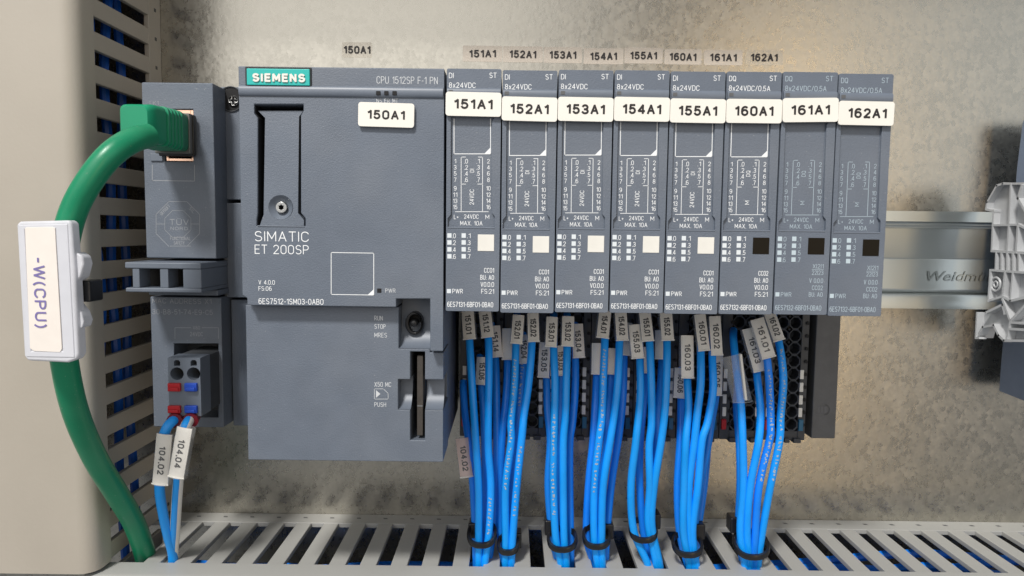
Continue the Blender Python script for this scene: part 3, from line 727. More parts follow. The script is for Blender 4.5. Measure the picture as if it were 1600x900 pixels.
c = P(648.5, 504, -61); sw = MB().plate([(c.x+math.cos(t)*2.55, c.z+math.sin(t)*3.25) for t in [2*math.pi*k/20 for k in range(20)]], [[(c.x+.25+math.cos(t)*1.75, c.z+math.sin(t)*2.5) for t in [2*math.pi*k/16 for k in range(16)]]], -63.2, -58).build('mode_switch', BLACK, cp, bevel=.3)
MB().plate([(c.x+.2+math.cos(t)*1.9, c.z+math.sin(t)*2.6) for t in [2*math.pi*k/16 for k in range(16)]], (), -60.5, -59).build('switch_base', HOLE, sw)
MB().lathe((c.x+.2, -65.2, c.z+.3), [(.1, 0), (.7, .12), (1.05, .55), (1.15, 1.2), (1.0, 4)], 16).build('knob', BLACK, sw, smooth=True)
xk0, xk1 = X66(650.5, 620), X66(660, 620)
card = MB().box(xk0, xk1, -64.6, -50.5, Z66(655, 683), Z66(655, 557)).build('memory_card', mat('card_brown', (0.055, 0.048, 0.042), .4, noise=.2), cp, bevel=.2)
zz = Z66(655, 636); MB().box(xk0+.1, xk1-.1, -64.75, -64.4, zz-.18, zz+.18).build('glint_rib', STEEL, card)
MB().box(xS0-.5, xS1+.5, -51.5, -50.2, zS1-.5, zS0+.5).build('slot_back', HOLE, cp)
MB().box(-73.2, -19.3, -50.1, -6, -65.6, 42.3).build('housing', GREY, cp, bevel=.3)
# printing
INKC = mat('dim_print', (0.60, 0.62, 0.64), .6)
mb = MB(); Y = -70.0
ptext(mb, 'CPU 1512SP F-1 PN', 684, 126, 11.5, Y, align='r', width=97.5, weight=.085)
for u, t in ((592.5, 'NS'), (604.7, 'ER'), (617.6, 'MT')): ptext(mb, t, u, 157.6, 6.4, Y, width=8.8)
mb.build('dim_lettering', INKC, cp, recalc=False); mb = MB()
ptext(mb, 'SIMATIC', 398, 369, 16, Y, align='l', width=84.5, weight=.085); ptext(mb, 'ET 200SP', 398, 389.3, 14.5, Y, align='l', width=84.5, weight=.085)
ptext(mb, 'V 4.0.0', 404, 441, 7, Y, align='l', width=25.5); ptext(mb, 'FS:06', 404, 450.7, 7, Y, align='l', width=20.5)
ptext(mb, '6ES7512-1SM03-0AB0', 404, 470.5, 9, Y, align='l', width=101)
fr = [(517.5, 394.5), (584, 395.5), (584, 461), (517.5, 460)]
for k in range(4): pline(mb, fr[k], fr[(k+1) % 4], Y, .18)
tri = [P(584, 452, Y), P(574.5, 460.8, Y), P(584, 461, Y)]; mb.add([(q.x, Y-.045, q.z) for q in tri], [(0, 1, 2)])
mb.build('printed_lettering', INK, cp, recalc=False); mb = MB()
ptext(mb, 'PWR', 602, 454, 6.6, Y, align='l', width=16)
Y = -66.0
for v, t, wd in ((497, 'RUN', 13), (510, 'STOP', 17.5), (523.5, 'MRES', 19.5)): ptext(mb, t, 585, v, 7.4, Y, align='l', width=wd)
ptext(mb, 'X50 MC', 585, 600.5, 7.6, Y, align='l', width=26); ptext(mb, 'PUSH', 585, 632, 7.2, Y, align='l', width=18)
ic = [(585, 607.5), (599, 607.5), (606.5, 614.5), (606.5, 623.5), (585, 623.5)]
for k in range(5): pline(mb, ic[k], ic[(k+1) % 5], Y, .13)
tri = [P(587.5, 609.5, Y), P(594.5, 615.5, Y), P(587.5, 621.5, Y)]; mb.add([(q.x, Y-.045, q.z) for q in tri], [(0, 1, 2)])
mb.build('dim_lettering', INKC, cp, recalc=False)
# left shoulder of the controller, seen between adapter and front
sh = MB().box(-94, -72.8, -31.5, -6, P(360, 312, -31.5).z, 44.6)
sh.build('shoulder', GREY, cp, bevel=.3)
MB().box(-94, -72.8, -31.8, -6, -23, P(360, 317, -31.5).z).build('shoulder', GREY, cp, bevel=.3)
c = P(361, 155, -31.5)
MB().lathe((c.x, -31.6, c.z), [(3.6, 0), (3.6, .05), (2.9, .1), (2.75, .12)], 20).build('screw_well_shade', HOLE, cp, smooth=True)  # flat black disc, paints the dark of a deep screw hole
sx_, sz_ = c.x+.9, c.z-.6
MB().plate(circ(sx_, sz_, 1.75, 16), [[(sx_+a*.85, sz_+d*.85) for a, d in [(.3, 1.4), (-.3, 1.4), (-.3, .3), (-1.4, .3), (-1.4, -.3), (-.3, -.3), (-.3, -1.4), (.3, -1.4), (.3, -.3), (1.4, -.3), (1.4, .3), (.3, .3)]]], -32.2, -31.2).build('screw', STEEL, cp, bevel=.25)
for k in range(2):
    cz = c.z+(4.3 if k == 0 else -4.3)
    mb = MB(); pts = [(c.x+3.9*math.cos(a), -31.75, c.z+3.9*math.sin(a)) for a in [math.radians((35 if k == 0 else 215)+11*j) for j in range(11)]]
    mb.tube(pts, .22, 6).build('rim', DARK, cp, smooth=True)
# lower left block of the controller with the supply socket
xl0, xl1 = -115.6, -92.9; YL = -37.0
so = xz([(272, 537), (341, 537), (341, 652), (272, 652)], YL)
MB().plate([(xl0, -22.5), (xl1, -22.5), (xl1, -64.9), (xl0, -64.9)], [so], YL, -8).build('socket_block', GREY, cp, bevel=.3)
MB().box(xl0+1, xl1-.4, -27, -8.5, -64, -24).build('socket_back', DARK, cp)
MB().box(-92.6, -86.5, -30.0, -8, -66.2, P(360, 468, -30).z).build('side_block', GREY, cp, bevel=.3)
MB().box(-86.4, -73.4, -20, -8, -65.4, -22).build('side_block', DARK, cp, bevel=.3)
mb = MB()
ptext(mb, 'MAC ADDRESS X1', 238, 470, 8, YL, align='l', width=92); ptext(mb, '30-B8-51-74-E9-C5', 238, 487, 8, YL, align='l', width=94)
for p, q in [((273.5, 529), (273.5, 512)), ((273.5, 512), (298, 512)), ((316, 512), (341.5, 512)), ((341.5, 512), (341.5, 529))]: pline(mb, p, q, YL, .16)
ptext(mb, 'X80', 307, 512, 5.5, YL, width=11); ptext(mb, '24VDC', 307, 522, 6.5, YL, width=20)
ptext(mb, 'M', 350, 586, 5, -30.0, width=5); ptext(mb, 'M', 351, 655, 5, -30.0, width=5)
mb.build('faint_lettering', INKF, cp, recalc=False)

# ------------------------------------------------------------------ network adapter with its socket
ad = thing('network_adapter', (-103, -10, -21), 'dark grey adapter block holding the green network plug', 'network adapter')
YA = -41.0; xa0, xa1 = -114.3, -92.5
port = xz([(257, 171), (301.5, 171), (301.5, 252), (257, 252)], YA)
MB().plate([(xa0, P(230, 403, YA).z), (xa1, P(230, 403, YA).z), (xa1, 43.9), (xa0, 43.9)], [port], YA, -24).build('front_block', GREY, ad, bevel=.35)
MB().box(xa0+.5, xa1+.0, -24, -8, -21, 43.5).build('rear_block', GREY, ad, bevel=.3)
px0, px1, pz0, pz1 = port[0][0], port[1][0], port[2][1], port[0][1]
mb = MB()
for x0_, x1_, z0_, z1_ in ((px0+.05, px0+.8, pz0+.05, pz1-.05), (px1-.9, px1-.05, pz0+.05, pz1-.05), (px0+.8, px1-.9, pz0+.05, pz0+.9), (px0+.8, px1-.9, pz1-1.3, pz1-.05)):
    mb.box(x0_, x1_, YA+.35, -25, z0_, z1_)
mb.build('socket_shell', COPPER, ad, bevel=.1)
MB().box(px0, px1, -26, -25, pz0, pz1).build('socket_back', HOLE, ad)
# latch bracket
YB = -52.0
bx0, bx1 = P(195, 430, YB).x, P(291, 430, YB).x
zt1, zt0 = P(240, 410, YB).z, P(240, 420, YB).z; zl1, zl0 = P(240, 450, YB).z, P(240, 457, YB).z
br = MB().box(bx0, -92.6, YB, -24.2, zt0, zt1).build('latch_bracket', GREY2, ad, bevel=.4)
MB().box(bx0, -92.6, YB, -24.2, zl0, zl1).build('lower_rail', GREY2, br, bevel=.4)
for u0, u1, yb in ((206, 217, -45), (249, 262, -45), (285, 291, -24.2)):
    MB().box(P(u0, 430, YB).x, P(u1, 430, YB).x if u1 < 290 else -92.7, YB+.3, yb, zl1-.05, zt0+.05).build('post', GREY2, br, bevel=.25)
MB().box(bx0+1.5, -93, -42, -40.9, zl0+.2, zt1-.2).build('bracket_back', HOLE, br)
MB().box(xa0, xa1+.1, -40.5, -24.2, P(230, 461, YA).z, zl0-.1).build('foot', GREY, ad, bevel=.3)
mb = MB(); p = P(247, 250, YA)
prect(mb, 236, 240, 255, 252, YA-.5, YA+1, YA); mb.build('guide', GREY2, ad, bevel=.2)
mb = MB()
ptext(mb, 'LK1', 241, 161, 6, YA, width=14)
for p, q in [((238, 258), (238, 282)), ((238, 282), (304, 283)), ((304, 283), (304, 258))]: pline(mb, p, q, YA, .2)
oc = [(278+dx, 350+dy) for dx, dy in ((-14, -35), (14, -35), (34, -15), (34, 15), (14, 35), (-14, 35), (-34, 15), (-34, -15))]
for k in range(8):
    if k != 4: pline(mb, oc[k], oc[(k+1) % 8], YA, .14)
oi = [(278+dx*.6, 350+dy*.6) for dx, dy in ((-14, -35), (14, -35), (34, -15), (34, 15), (14, 35), (-14, 35), (-34, 15), (-34, -15))]
for k in range(8): pline(mb, oi[k], oi[(k+1) % 8], YA, .12)
pline(mb, (244, 350), (258, 350), YA, .14); pline(mb, (298, 350), (312, 350), YA, .14)
ptext(mb, 'TÜV', 280, 347, 9, YA, width=30); ptext(mb, 'NORD', 280, 357, 5, YA, width=27, weight=.13); ptext(mb, 'FUNCTIONAL', 282, 372.5, 5.5, YA, width=32); ptext(mb, 'SAFETY', 280, 379.5, 5.5, YA, width=17)
ptext(mb, 'GEPRÜFT', 258, 328, 5.5, YA, width=20, turn=-45); ptext(mb, 'SIL', 300, 328, 5.5, YA, width=10, turn=45); pline(mb, (266, 384.5), (298, 384.5), YA, .14)
mb.build('faint_lettering', mat('adapter_print', (0.33, 0.345, 0.37), .6), ad, recalc=False)

# ------------------------------------------------------------------ supply plug
pp = thing('power_plug', (-103, -37, -50), 'small grey two pole plug with red and blue levers', 'power plug')
YP = -51.0
a = P(263, 595, YP).x; e = P(313.5, 595, YP).x; zt2 = P(290, 559, YP).z; zb2 = P(290, 650, YP).z
H = []
for u in (276.5, 302.5):
    H.append([(P(u, 584, YP).x+math.cos(t)*2.05, P(u, 584, YP).z+math.sin(t)*1.95) for t in [2*math.pi*k/16 for k in range(16)]])
    c = P(u, 567.5, YP); H.append([(c.x-.95, c.z-.85), (c.x+.95, c.z-.85), (c.x+.95, c.z+.4), (c.x+.5, c.z+.95), (c.x-.5, c.z+.95), (c.x-.95, c.z+.4)])
MB().plate([(a, zb2), (e, zb2), (e, zt2), (a, zt2)], H, YP, -44).build('plug_body', GREY2, pp, bevel=.2)
MB().box(a+.3, e-.05, -43.9, -28, zb2+.3, zt2-.2).build('rear_body', DARK, pp, bevel=.2)
for u, m, nm in ((273.5, RED, 'red'), (299.5, BLUEP, 'blue')):
    for v0, v1 in ((598, 611), (633, 645)):
        mb = MB(); prect(mb, u-9.8, v0, u+9.8, v1, YP-1.0, YP+.5, YP); o = mb.build('lever', m, pp, bevel=.3); o['label'] = nm+' release lever'
        mb = MB(); prect(mb, u-8, (v0+v1)/2-.4, u+8, v1-1.5, YP-1.5, YP-.5, YP); mb.build('lip', m, o, bevel=.2)

# ------------------------------------------------------------------ wires
def wire(px, label, group, marker=None, r=1.23, m=WIRE, end=True, start=None, prints=None, stripe=None, name='blue_wire', ferrule=None, card=INSERT):
    pts = []
    if start: pts.append(P(*start))
    pts += [P(*q) for q in px]
    if end:
        q = pts[-1].copy(); pts.append(q+Vector((random.uniform(-.4, .4), .6, -9))); pts.append(q+Vector((random.uniform(-3, 3), 5, -24)))
    kr = random.Random(label)
    pts = [p if i < 3 or i > len(pts)-4 else p+Vector((kr.uniform(-.35, .35), kr.uniform(-.3, .3), 0)) for i, p in enumerate(pts)]
    sp = spline(pts, 6)
    t = thing(name, pts[0], label, 'wire', group)
    MB().tube(sp, r, 12).build('insulation', m, t, smooth=True)
    if stripe:
        mb = MB()
        for ang in (40, -150):
            for side in (0,):
                rows = []
                for i in range(len(sp)):
                    tt = (sp[min(i+1, len(sp)-1)]-sp[max(i-1, 0)]).normalized(); f = Vector((0, -1, 0)); f = (f-tt*f.dot(tt)).normalized(); c = f.cross(tt)
                    rows.append([sp[i]+(f*math.cos(math.radians(A))+c*math.sin(math.radians(A)))*(r+.03) for A in range(ang, ang+111, 22)])
                k = len(rows[0])
                mb.add([q for rr in rows for q in rr], [(i*k+j, i*k+j+1, (i+1)*k+j+1, (i+1)*k+j) for i in range(len(rows)-1) for j in range(k-1)])
        mb.build('white_stripe', WHITE, t, smooth=True)
    if prints:
        mb = MB(); v0, v1 = prints; rn = random.Random(len(label)); acc = 0
        zA, zB = P(800, v0, -38).z, P(800, v1, -38).z
        for i in range(len(sp)-1):
            L = (sp[i+1]-sp[i]).length; tt = (sp[i+1]-sp[i]).normalized(); f = Vector((-.15, -1, 0)); f = (f-tt*f.dot(tt)).normalized(); c = f.cross(tt)
            s_ = 0.0
            while s_ < L:
                q = sp[i]+tt*s_
                if zB < q.z < zA and rn.random() < .86:
                    for _ in range(2):
                        o = q+f*(r+.035)+c*rn.uniform(-.3, .3)+tt*rn.uniform(-.2, .3); hw, hl = rn.uniform(.08, .35), rn.uniform(.08, .3)
                        mb.quad(o-c*hw-tt*hl, o+c*hw-tt*hl, o+c*hw+tt*hl, o-c*hw+tt*hl)
                s_ += 1.15
        mb.build('print_marks', INKB, t)
    if marker:
        txt, ut, vt, ub, vb, Ym, wd = marker
        jr = random.Random(label+txt); ut += jr.uniform(-2.2, 2.2); wd *= jr.uniform(.9, .99)
        A, B = P(ut, vt, Ym+(2.5 if Ym > -45 else .4)), P(ub, vb, Ym); ax = (B-A).normalized(); L = (B-A).length
        n = Vector((0, -1, 0)); n = (n-ax*n.dot(ax)).normalized(); rt = ax.cross(n)
        if rt.x < 0: rt = -rt
        W = wd*.207; c = (A+B)/2
        mk = MB(); k = 7; rows = []
        for s_ in (-.5, -.45, .45, .5):      # a gently bowed card
            rows.append([c+ax*L*s_+rt*W*.5*(2*j/(k-1)-1)-n*(.35*(2*j/(k-1)-1)**2)+n*.0 for j in range(k)])
        m2 = len(rows)
        vs = [q for rr in rows for q in rr]+[q-n*.45 for rr in rows for q in rr]
        fs = []
        for i in range(m2-1):
            for j in range(k-1):
                fs += [(i*k+j, i*k+j+1, (i+1)*k+j+1, (i+1)*k+j), (m2*k+i*k+j, m2*k+(i+1)*k+j, m2*k+(i+1)*k+j+1, m2*k+i*k+j+1)]
        for i in range(m2-1):
            for j in (0, k-1): fs.append((i*k+j, (i+1)*k+j, m2*k+(i+1)*k+j, m2*k+i*k+j))
        for i in (0, m2-1):
            for j in range(k-1): fs.append((i*k+j, i*k+j+1, m2*k+i*k+j+1, m2*k+i*k+j))
        mo = mk.add(vs, fs).build('marker_sleeve', card, t, smooth=True)
        if txt:
            mb = MB(); put_text(mb, txt, c+n*.06+ax*L*.02, ax, rt, 1.95, min(L*.66, 8.6), 'c', weight=.205); mb.build('lettering', INKK, mo, recalc=False)
        mb = MB(); mb.tube([c-ax*L*.49-n*1.6, c+ax*L*.52-n*1.6], W*.62, 16, flat=.85, cap=False); mb.build('clear_sleeve', CLEAR, mo, smooth=True)
        mb = MB(); nn_ = 9
        arc = [c+ax*L*.505+rt*W*.53*(2*j/(nn_-1)-1)+n*(.1-.5*(2*j/(nn_-1)-1)**2)-ax*(.0) for j in range(nn_)]
        mb.tube(arc, .26, 6).build('sleeve_rim', WHITE, mo, smooth=True)
    return t

def blue(txt, px, marker, bundle, label, m=WIRE, start=None, prints=None, card=INSERT):
    """px: (u, v, depth) triples"""
    return wire(px, label, 'blue wires of the bundle under %s' % bundle, marker, m=m, start=start, prints=prints, card=card)
DEP = {'F': (-35, -39.5, -42, -38.5), 'f': (-30, -35.5, -42, -38.5), 'g': (-25, -29.5, -36, -34.5), 'h': (-24, -26.5, -33, -32.5)}
MKY = {'F': -42.2, 'f': -38.0, 'g': -32.1, 'h': -29.0}
def W3(p, row='f'):
    a, a2, b_, c_ = DEP[row]; out = []; v1 = p[1][1]
    for i, (u, v) in enumerate(p):
        t = (v-v1)/(885-v1)
        y = a if i == 0 else (a2+(b_-a2)*(1-(1-min(1, t/.4))**2) if t < .4 else b_+(c_-b_)*(t-.4)/.6)
        out.append((u, v, y))
    return out
def mk(txt, ub, vb, L=44, lean=0, Y=-38.6, w=19): return (txt, ub-lean, vb-L, ub, vb, Y, w)
WL = [
 # bundle under 151A1
 ('151A1', '151.01', [(731, 500), (733.5, 532), (738, 600), (744, 680), (748.5, 760), (748, 840), (748, 885)], 'f', mk('151.01', 733.5, 529, 46, 2.5), None, 'blue wire with sleeve 151.01 nearest the controller'),
 ('151A1', '151.12', [(756, 495), (763, 528), (764.5, 580), (762.5, 640), (763.5, 700), (766, 760), (763, 830), (757, 885)], 'f', mk('151.12', 762, 526, 44, 6), (770, 830), 'blue wire with sleeve 151.12, right front wire of the leftmost bundle'),
 ('151A1', '', [(768, 520), (774, 560), (777, 620), (776, 700), (776, 770), (771, 830), (763, 885)], 'g', mk('151.14', 776, 557, 48, 5, Y=-32), None, 'blue wire behind and right of the wire marked 151.12'),
 ('151A1', '', [(750, 570), (752, 602), (755, 650), (758, 720), (757, 800), (753, 885)], 'g', mk('151.06', 752, 600, 42, -1, Y=-32.6), None, 'blue wire with a low white sleeve between wires 151.01 and 151.12'),
 ('151A1', '', [(724, 610), (727, 650), (732, 700), (738, 760), (741, 830), (744, 885)], 'g', mk('104.02', 729, 745, 60, 7, Y=-38.5, w=21), None, 'blue wire with the pinkish sleeve marked 104.02 hanging low'),
 # 152A1
 ('152A1', '152.01', [(808, 505), (806, 540), (804, 600), (800, 660), (798, 690), (791.5, 760), (789, 840), (790, 885)], 'f', mk('152.01', 807, 536, 44, -3), (560, 760), 'printed blue wire with sleeve 152.01, left front wire under tag 152A1'),
 ('152A1', '152.02', [(832, 500), (831, 538), (827, 600), (820, 650), (814, 680), (808, 760), (801, 840), (799, 885)], 'f', mk('152.02', 834, 533, 44, 2), (690, 800), 'blue wire with sleeve 152.02, unprinted front wire under tag 152A1'),
 ('152A1', '', [(790, 530), (793, 565), (790, 620), (786, 680), (782, 760), (781, 840), (788, 885)], 'g', mk('', 794, 561, 48, 1, Y=-32), None, 'blue wire behind and left of the wire marked 152.01'),
 ('152A1', '', [(817, 535), (817, 570), (812, 640), (805, 700), (799, 770), (795, 850), (795, 885)], 'g', mk('152.04', 819, 567, 44, 0, Y=-32), (570, 640), 'blue wire with a half hidden sleeve between 152.01 and 152.02'),
 # 153A1
 ('153A1', '153.01', [(865, 505), (865, 545), (866, 600), (866, 660), (865, 700), (865, 760), (868, 840), (877, 885)], 'f', mk('153.01', 861, 541, 46, -2), (640, 800), 'blue wire with sleeve 153.01, left of the two front wires under tag 153A1'),
 ('153A1', '153.02', [(886, 505), (886, 543), (885, 600), (883, 650), (881.5, 690), (879, 760), (880, 840), (885, 885)], 'f', mk('153.02', 887, 540, 46, -1), None, 'blue wire with sleeve 153.02, right of the two front wires under tag 153A1'),
 ('153A1', '153.04', [(898, 520), (899, 560), (898, 610), (894, 660), (891, 690), (891.5, 760), (891, 840), (892, 885)], 'g', mk('153.04', 905, 558, 52, 1, Y=-34), None, 'blue wire with tilted grey sleeve 153.04, right of the sleeve 153.02'),
 ('153A1', '153.05', [(850, 560), (854, 592), (856, 640), (860, 690), (858, 760), (862, 840), (873, 885)], 'g', mk('153.05', 849, 589, 54, -1, Y=-33), None, 'blue wire with low hanging sleeve 153.05, leftmost under tag 153A1'),
 ('153A1', '153.03', [(878, 560), (877, 595), (876, 650), (874, 700), (872, 770), (874, 850), (880, 885)], 'h', mk('153.03', 877, 586, 46, 0, Y=-30), None, 'blue wire with low sleeve behind wires 153.01 and 153.02'),
 # 154A1
 ('154A1', '154.01', [(944, 495), (945, 530), (943, 590), (939, 650), (936, 690), (929, 760), (927, 840), (934, 885)], 'f', mk('154.01', 942, 527, 42, -3), (545, 760), 'printed blue wire with sleeve 154.01, left front wire under tag 154A1'),
 ('154A1', '154.02', [(971, 495), (968, 534), (967, 590), (960, 640), (953, 690), (942, 760), (940.5, 840), (941, 885)], 'f', mk('154.02', 973, 531, 46, 1), None, 'blue wire with sleeve 154.02, unprinted front wire under tag 154A1'),
 ('154A1', '', [(933, 555), (932, 590), (929, 640), (926, 690), (919, 760), (918, 840), (929, 885)], 'g', mk('', 933, 584, 48, 0, Y=-33), None, 'blue wire at the left of the bundle behind wire 154.01'),
 ('154A1', '', [(975, 520), (975, 560), (972, 620), (966, 680), (956, 760), (949, 840), (946, 885)], 'g', mk('', 977, 554, 50, -1, Y=-33), None, 'blue wire at the right of the bundle behind wire 154.02'),
 ('154A1', '', [(955, 560), (954, 600), (949, 650), (946, 700), (938, 770), (935, 850), (937, 885)], 'h', mk('', 956, 584, 40, 0, Y=-30), None, 'blue wire hidden between the wires 154.01 and 154.02'),
 # 155A1
 ('155A1', '155.01', [(1012, 498), (1015, 535), (1019, 600), (1018, 660), (1015, 700), (1014, 760), (1013, 820), (1026, 885)], 'f', mk('155.01', 1013, 532, 44, 3), None, 'blue wire with sleeve 155.01 in the middle front of its bundle'),
 ('155A1', '155.02', [(1040, 498), (1042, 535), (1043, 580), (1040, 640), (1032, 690), (1021, 760), (1017, 820), (1031, 885)], 'f', mk('155.02', 1044, 531, 44, 2), None, 'blue wire with sleeve 155.02, right front wire under tag 155A1'),
 ('155A1', '155.03', [(999, 530), (1000, 562), (999, 620), (994, 690), (987, 760), (992, 830), (1013, 885)], 'f', mk('155.03', 997, 559, 52, 4, Y=-36), None, 'blue wire with sleeve 155.03 at the left of its bundle'),
 ('155A1', '', [(1010, 560), (1009, 600), (1006, 640), (1001, 690), (1000, 760), (1004, 830), (1020, 885)], 'g', mk('', 1012, 582, 40, 0, Y=-31), None, 'blue wire in the gap between sleeves 155.03 and 155.01, half hidden'),
 ('155A1', '', [(1034, 560), (1032, 600), (1028, 650), (1025, 700), (1019, 770), (1014, 830), (1024, 885)], 'g', mk('', 1033, 560, 44, 0, Y=-31), None, 'blue wire half hidden behind the right front wire under tag 155A1'),
 # 160A1
 ('160A1', '160.03', [(1074, 560), (1074, 593), (1075, 640), (1073, 690), (1068, 760), (1067, 830), (1077, 885)], 'f', mk('160.03', 1075, 590, 66, 0, Y=-40, w=20), None, 'blue wire with sleeve 160.03 hanging lower than its neighbours'),
 ('160A1', '160.01', [(1096, 515), (1095, 550), (1095, 600), (1089, 650), (1084, 690), (1078, 760), (1077, 830), (1084, 885)], 'f', mk('160.01', 1101, 547, 56, 9), None, 'blue wire with tilted sleeve marked 160.01'),
 ('160A1', '160.02', [(1114, 520), (1113, 558), (1113, 610), (1105, 660), (1097, 690), (1089, 760), (1081, 830), (1088, 885)], 'f', mk('160.02', 1121, 554, 60, 2), None, 'blue wire with upright sleeve 160.02, rightmost front wire of its bundle'),
 ('160A1', '', [(1064, 590), (1064, 620), (1063, 680), (1057, 760), (1060, 830), (1074, 885)], 'g', mk('160.06', 1062, 621, 46, 0, Y=-33), None, 'blue wire with low white sleeve, leftmost under tag 160A1'),
 ('160A1', '160.05', [(1120, 590), (1119, 615), (1112, 660), (1104, 700), (1093, 770), (1085, 840), (1082, 885)], 'g', mk('160.05', 1120, 617, 66, -2, Y=-31), None, 'blue wire with dim sleeve 160.05 below the sleeve 160.02'),
 # 161A1
 ('161A1', '161.01', [(1192, 530), (1199, 565), (1204, 620), (1203, 670), (1201, 690), (1187, 760), (1178, 840), (1178, 885)], 'F', mk('161.01', 1202, 558, 60, 19, Y=-43, w=21), (568, 740), 'blue wire with sleeve 161.01 and bold white print along it'),
 ('161A1', '161.02', [(1208, 505), (1217, 535), (1223, 590), (1221, 650), (1219, 690), (1204, 760), (1190, 840), (1184, 885)], 'f', mk('161.02', 1218, 531, 44, 14, Y=-34), (540, 740), 'blue printed wire with sleeve 161.02 at the far right'),
 ('161A1', '161.03', [(1180, 550), (1183, 587), (1187, 640), (1184, 690), (1173, 760), (1167, 830), (1171, 885)], 'f', mk('161.03', 1188, 579, 66, 18, Y=-38, w=20), None, 'blue wire with sleeve 161.03 under the sleeve 161.01'),
 ('161A1', '161.04', [(1146, 530), (1151, 580), (1158, 630), (1159, 690), (1161, 760), (1157, 830), (1164, 885)], 'f', None, None, 'blue wire in a clear sleeve at the left of its bundle'),
 ('161A1', '', [(1152, 610), (1151, 640), (1154, 700), (1157, 760), (1156, 830), (1161, 885)], 'g', None, None, 'blue wire behind the wire with the clear sleeve'),
]
for bundle, txt, px, row, marker, prints, label in WL:
    p3 = W3(px, row)
    s0 = (p3[0][0], p3[0][1]-14, -22.5)
    if marker: marker = marker[:5]+(MKY[row] if marker[0] != '104.02' else -38.0,)+marker[6:]
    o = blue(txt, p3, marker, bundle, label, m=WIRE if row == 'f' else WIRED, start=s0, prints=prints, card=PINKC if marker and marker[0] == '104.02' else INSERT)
    if txt == '161.04':
        A, B = P(1142, 556, -37), P(1160, 627, -40); ax = (B-A).normalized()
        q = MB().tube([A, B], 3.1, 16, flat=.55, cap=False).build('clear_sleeve', CLEAR, o, smooth=True)
        mb = MB(); A2, B2 = P(1158, 555, -40), P(1166, 624, -42); mb.bar(A2, B2, .8, 1.6, (0, -1, 0)); mb.build('marker_sleeve', WHITE, o, bevel=.2)
        rim = [B+Vector((math.cos(t)*3.1, math.sin(t)*1.7, .2*math.cos(t))) for t in [2*math.pi*k/16 for k in range(17)]]
        MB().tube(rim, .2, 6).build('sleeve_rim', CLEAR, o, smooth=True)
# the white marked wire behind the bundle under 160A1
wire([(1108, 650, -27), (1106, 690, -29), (1100, 760, -31), (1090, 830, -33), (1086, 885, -34)], 'blue wire with a white edge on sleeve right of the 160A1 bundle', 'blue wires of the bundle under 160A1',
     ('104.01', 1106, 684, 1101, 746, -30, 17), m=WIRED, start=(1108, 640, -22.5))
# two supply wires
def ferr(t, u, v):
    MB().tube([P(u+2, v-9, -47.0), P(u-1, v-3, -50.2), P(u-4.5, v+1.5, -52.4)], [2.1, 2.15, 2.3], 14).build('ferrule_collar', MAROON, t, smooth=True)
w1 = wire([(272, 656, -52), (261, 668, -54), (254, 690, -54), (251, 730, -53), (250, 762, -51), (253, 800, -47), (261, 838, -43), (270, 868, -39.5)], 'blue supply wire with sleeve marked 104.02 below the small plug', 'supply wires',
          ('104.02', 257, 679, 249, 757, -57.0, 23), r=1.5, start=(277, 651, -48)); ferr(w1, 277, 656)
w2 = wire([(296, 656, -52), (289, 668, -55), (283, 690, -57), (279, 740, -55), (275, 780, -50), (272.5, 830, -43), (271, 870, -38.5)], 'blue supply wire with white stripes and sleeve marked 104.04', 'supply wires',
          ('104.04', 287, 669, 274, 746, -60.0, 23), r=1.5, start=(302, 651, -48), stripe=True); ferr(w2, 302, 656)

# ------------------------------------------------------------------ cable ties
def cable_tie(u0, u1, v, label, head=None, sag=14):
    Yc = -38.5; A, B = P(u0, v, Yc), P(u1, v, Yc); c = (A+B)/2; rx = (B.x-A.x)/2; ry = min(5.0, rx*.72)
    t = thing('cable_tie', c, label, 'cable tie', 'black cable ties round the bundles')
    dz = (P(u0, v, Yc).z-P(u0, v+sag, Yc).z)
    N = 28; mb = MB(); rows = []
    for k in range(N):
        a = 2*math.pi*k/N; ca, sa = math.cos(a), math.sin(a)
        e = .8; p = Vector((c.x+rx*math.copysign(abs(ca)**e, ca), Yc+ry*math.copysign(abs(sa)**e, sa), c.z+dz*(sa*.75)+.15*ca))
        o = Vector((ca/rx, sa/ry, 0)).normalized()
        rows.append([p+o*i+Vector((0, 0, 1))*h for i, h in ((-.35, -1.0), (.45, -.85), (.6, 0), (.45, .85), (-.35, 1.0))])
    m_ = 5; mb.add([q for r_ in rows for q in r_], [(k*m_+j, k*m_+(j+1) % m_, ((k+1) % N)*m_+(j+1) % m_, ((k+1) % N)*m_+j) for k in range(N) for j in range(m_)])
    mb.build('strap', BLACK, t, smooth=True)
    if head:
        hu, hv = head; q = P(hu, hv, -35); MB().box(q.x-1.9, q.x+1.9, -37, -31.5, q.z-2.6, q.z+2.6).build('head', BLACK, t, bevel=.5)
cable_tie(732, 774, 834, 'black cable tie round the leftmost blue bundle under tag 151A1', (741, 826), 16)
cable_tie(779, 809, 850, 'black cable tie round the blue bundle under tag 152A1', (806, 842), 12)
cable_tie(857, 900, 842, 'black cable tie round the blue bundle under tag 153A1', (860, 822), 14)
cable_tie(912, 952, 838, 'black cable tie round the blue bundle under tag 154A1', (949, 828), 14)
cable_tie(985, 1025, 828, 'black cable tie round the blue bundle under tag 155A1', (1022, 812), 14)
cable_tie(1052, 1096, 850, 'black cable tie round the blue bundle under tag 160A1', (1091, 828), 14)
cable_tie(1148, 1199, 850, 'black cable tie round the rightmost blue bundle under tag 161A1', (1148, 818), 17)

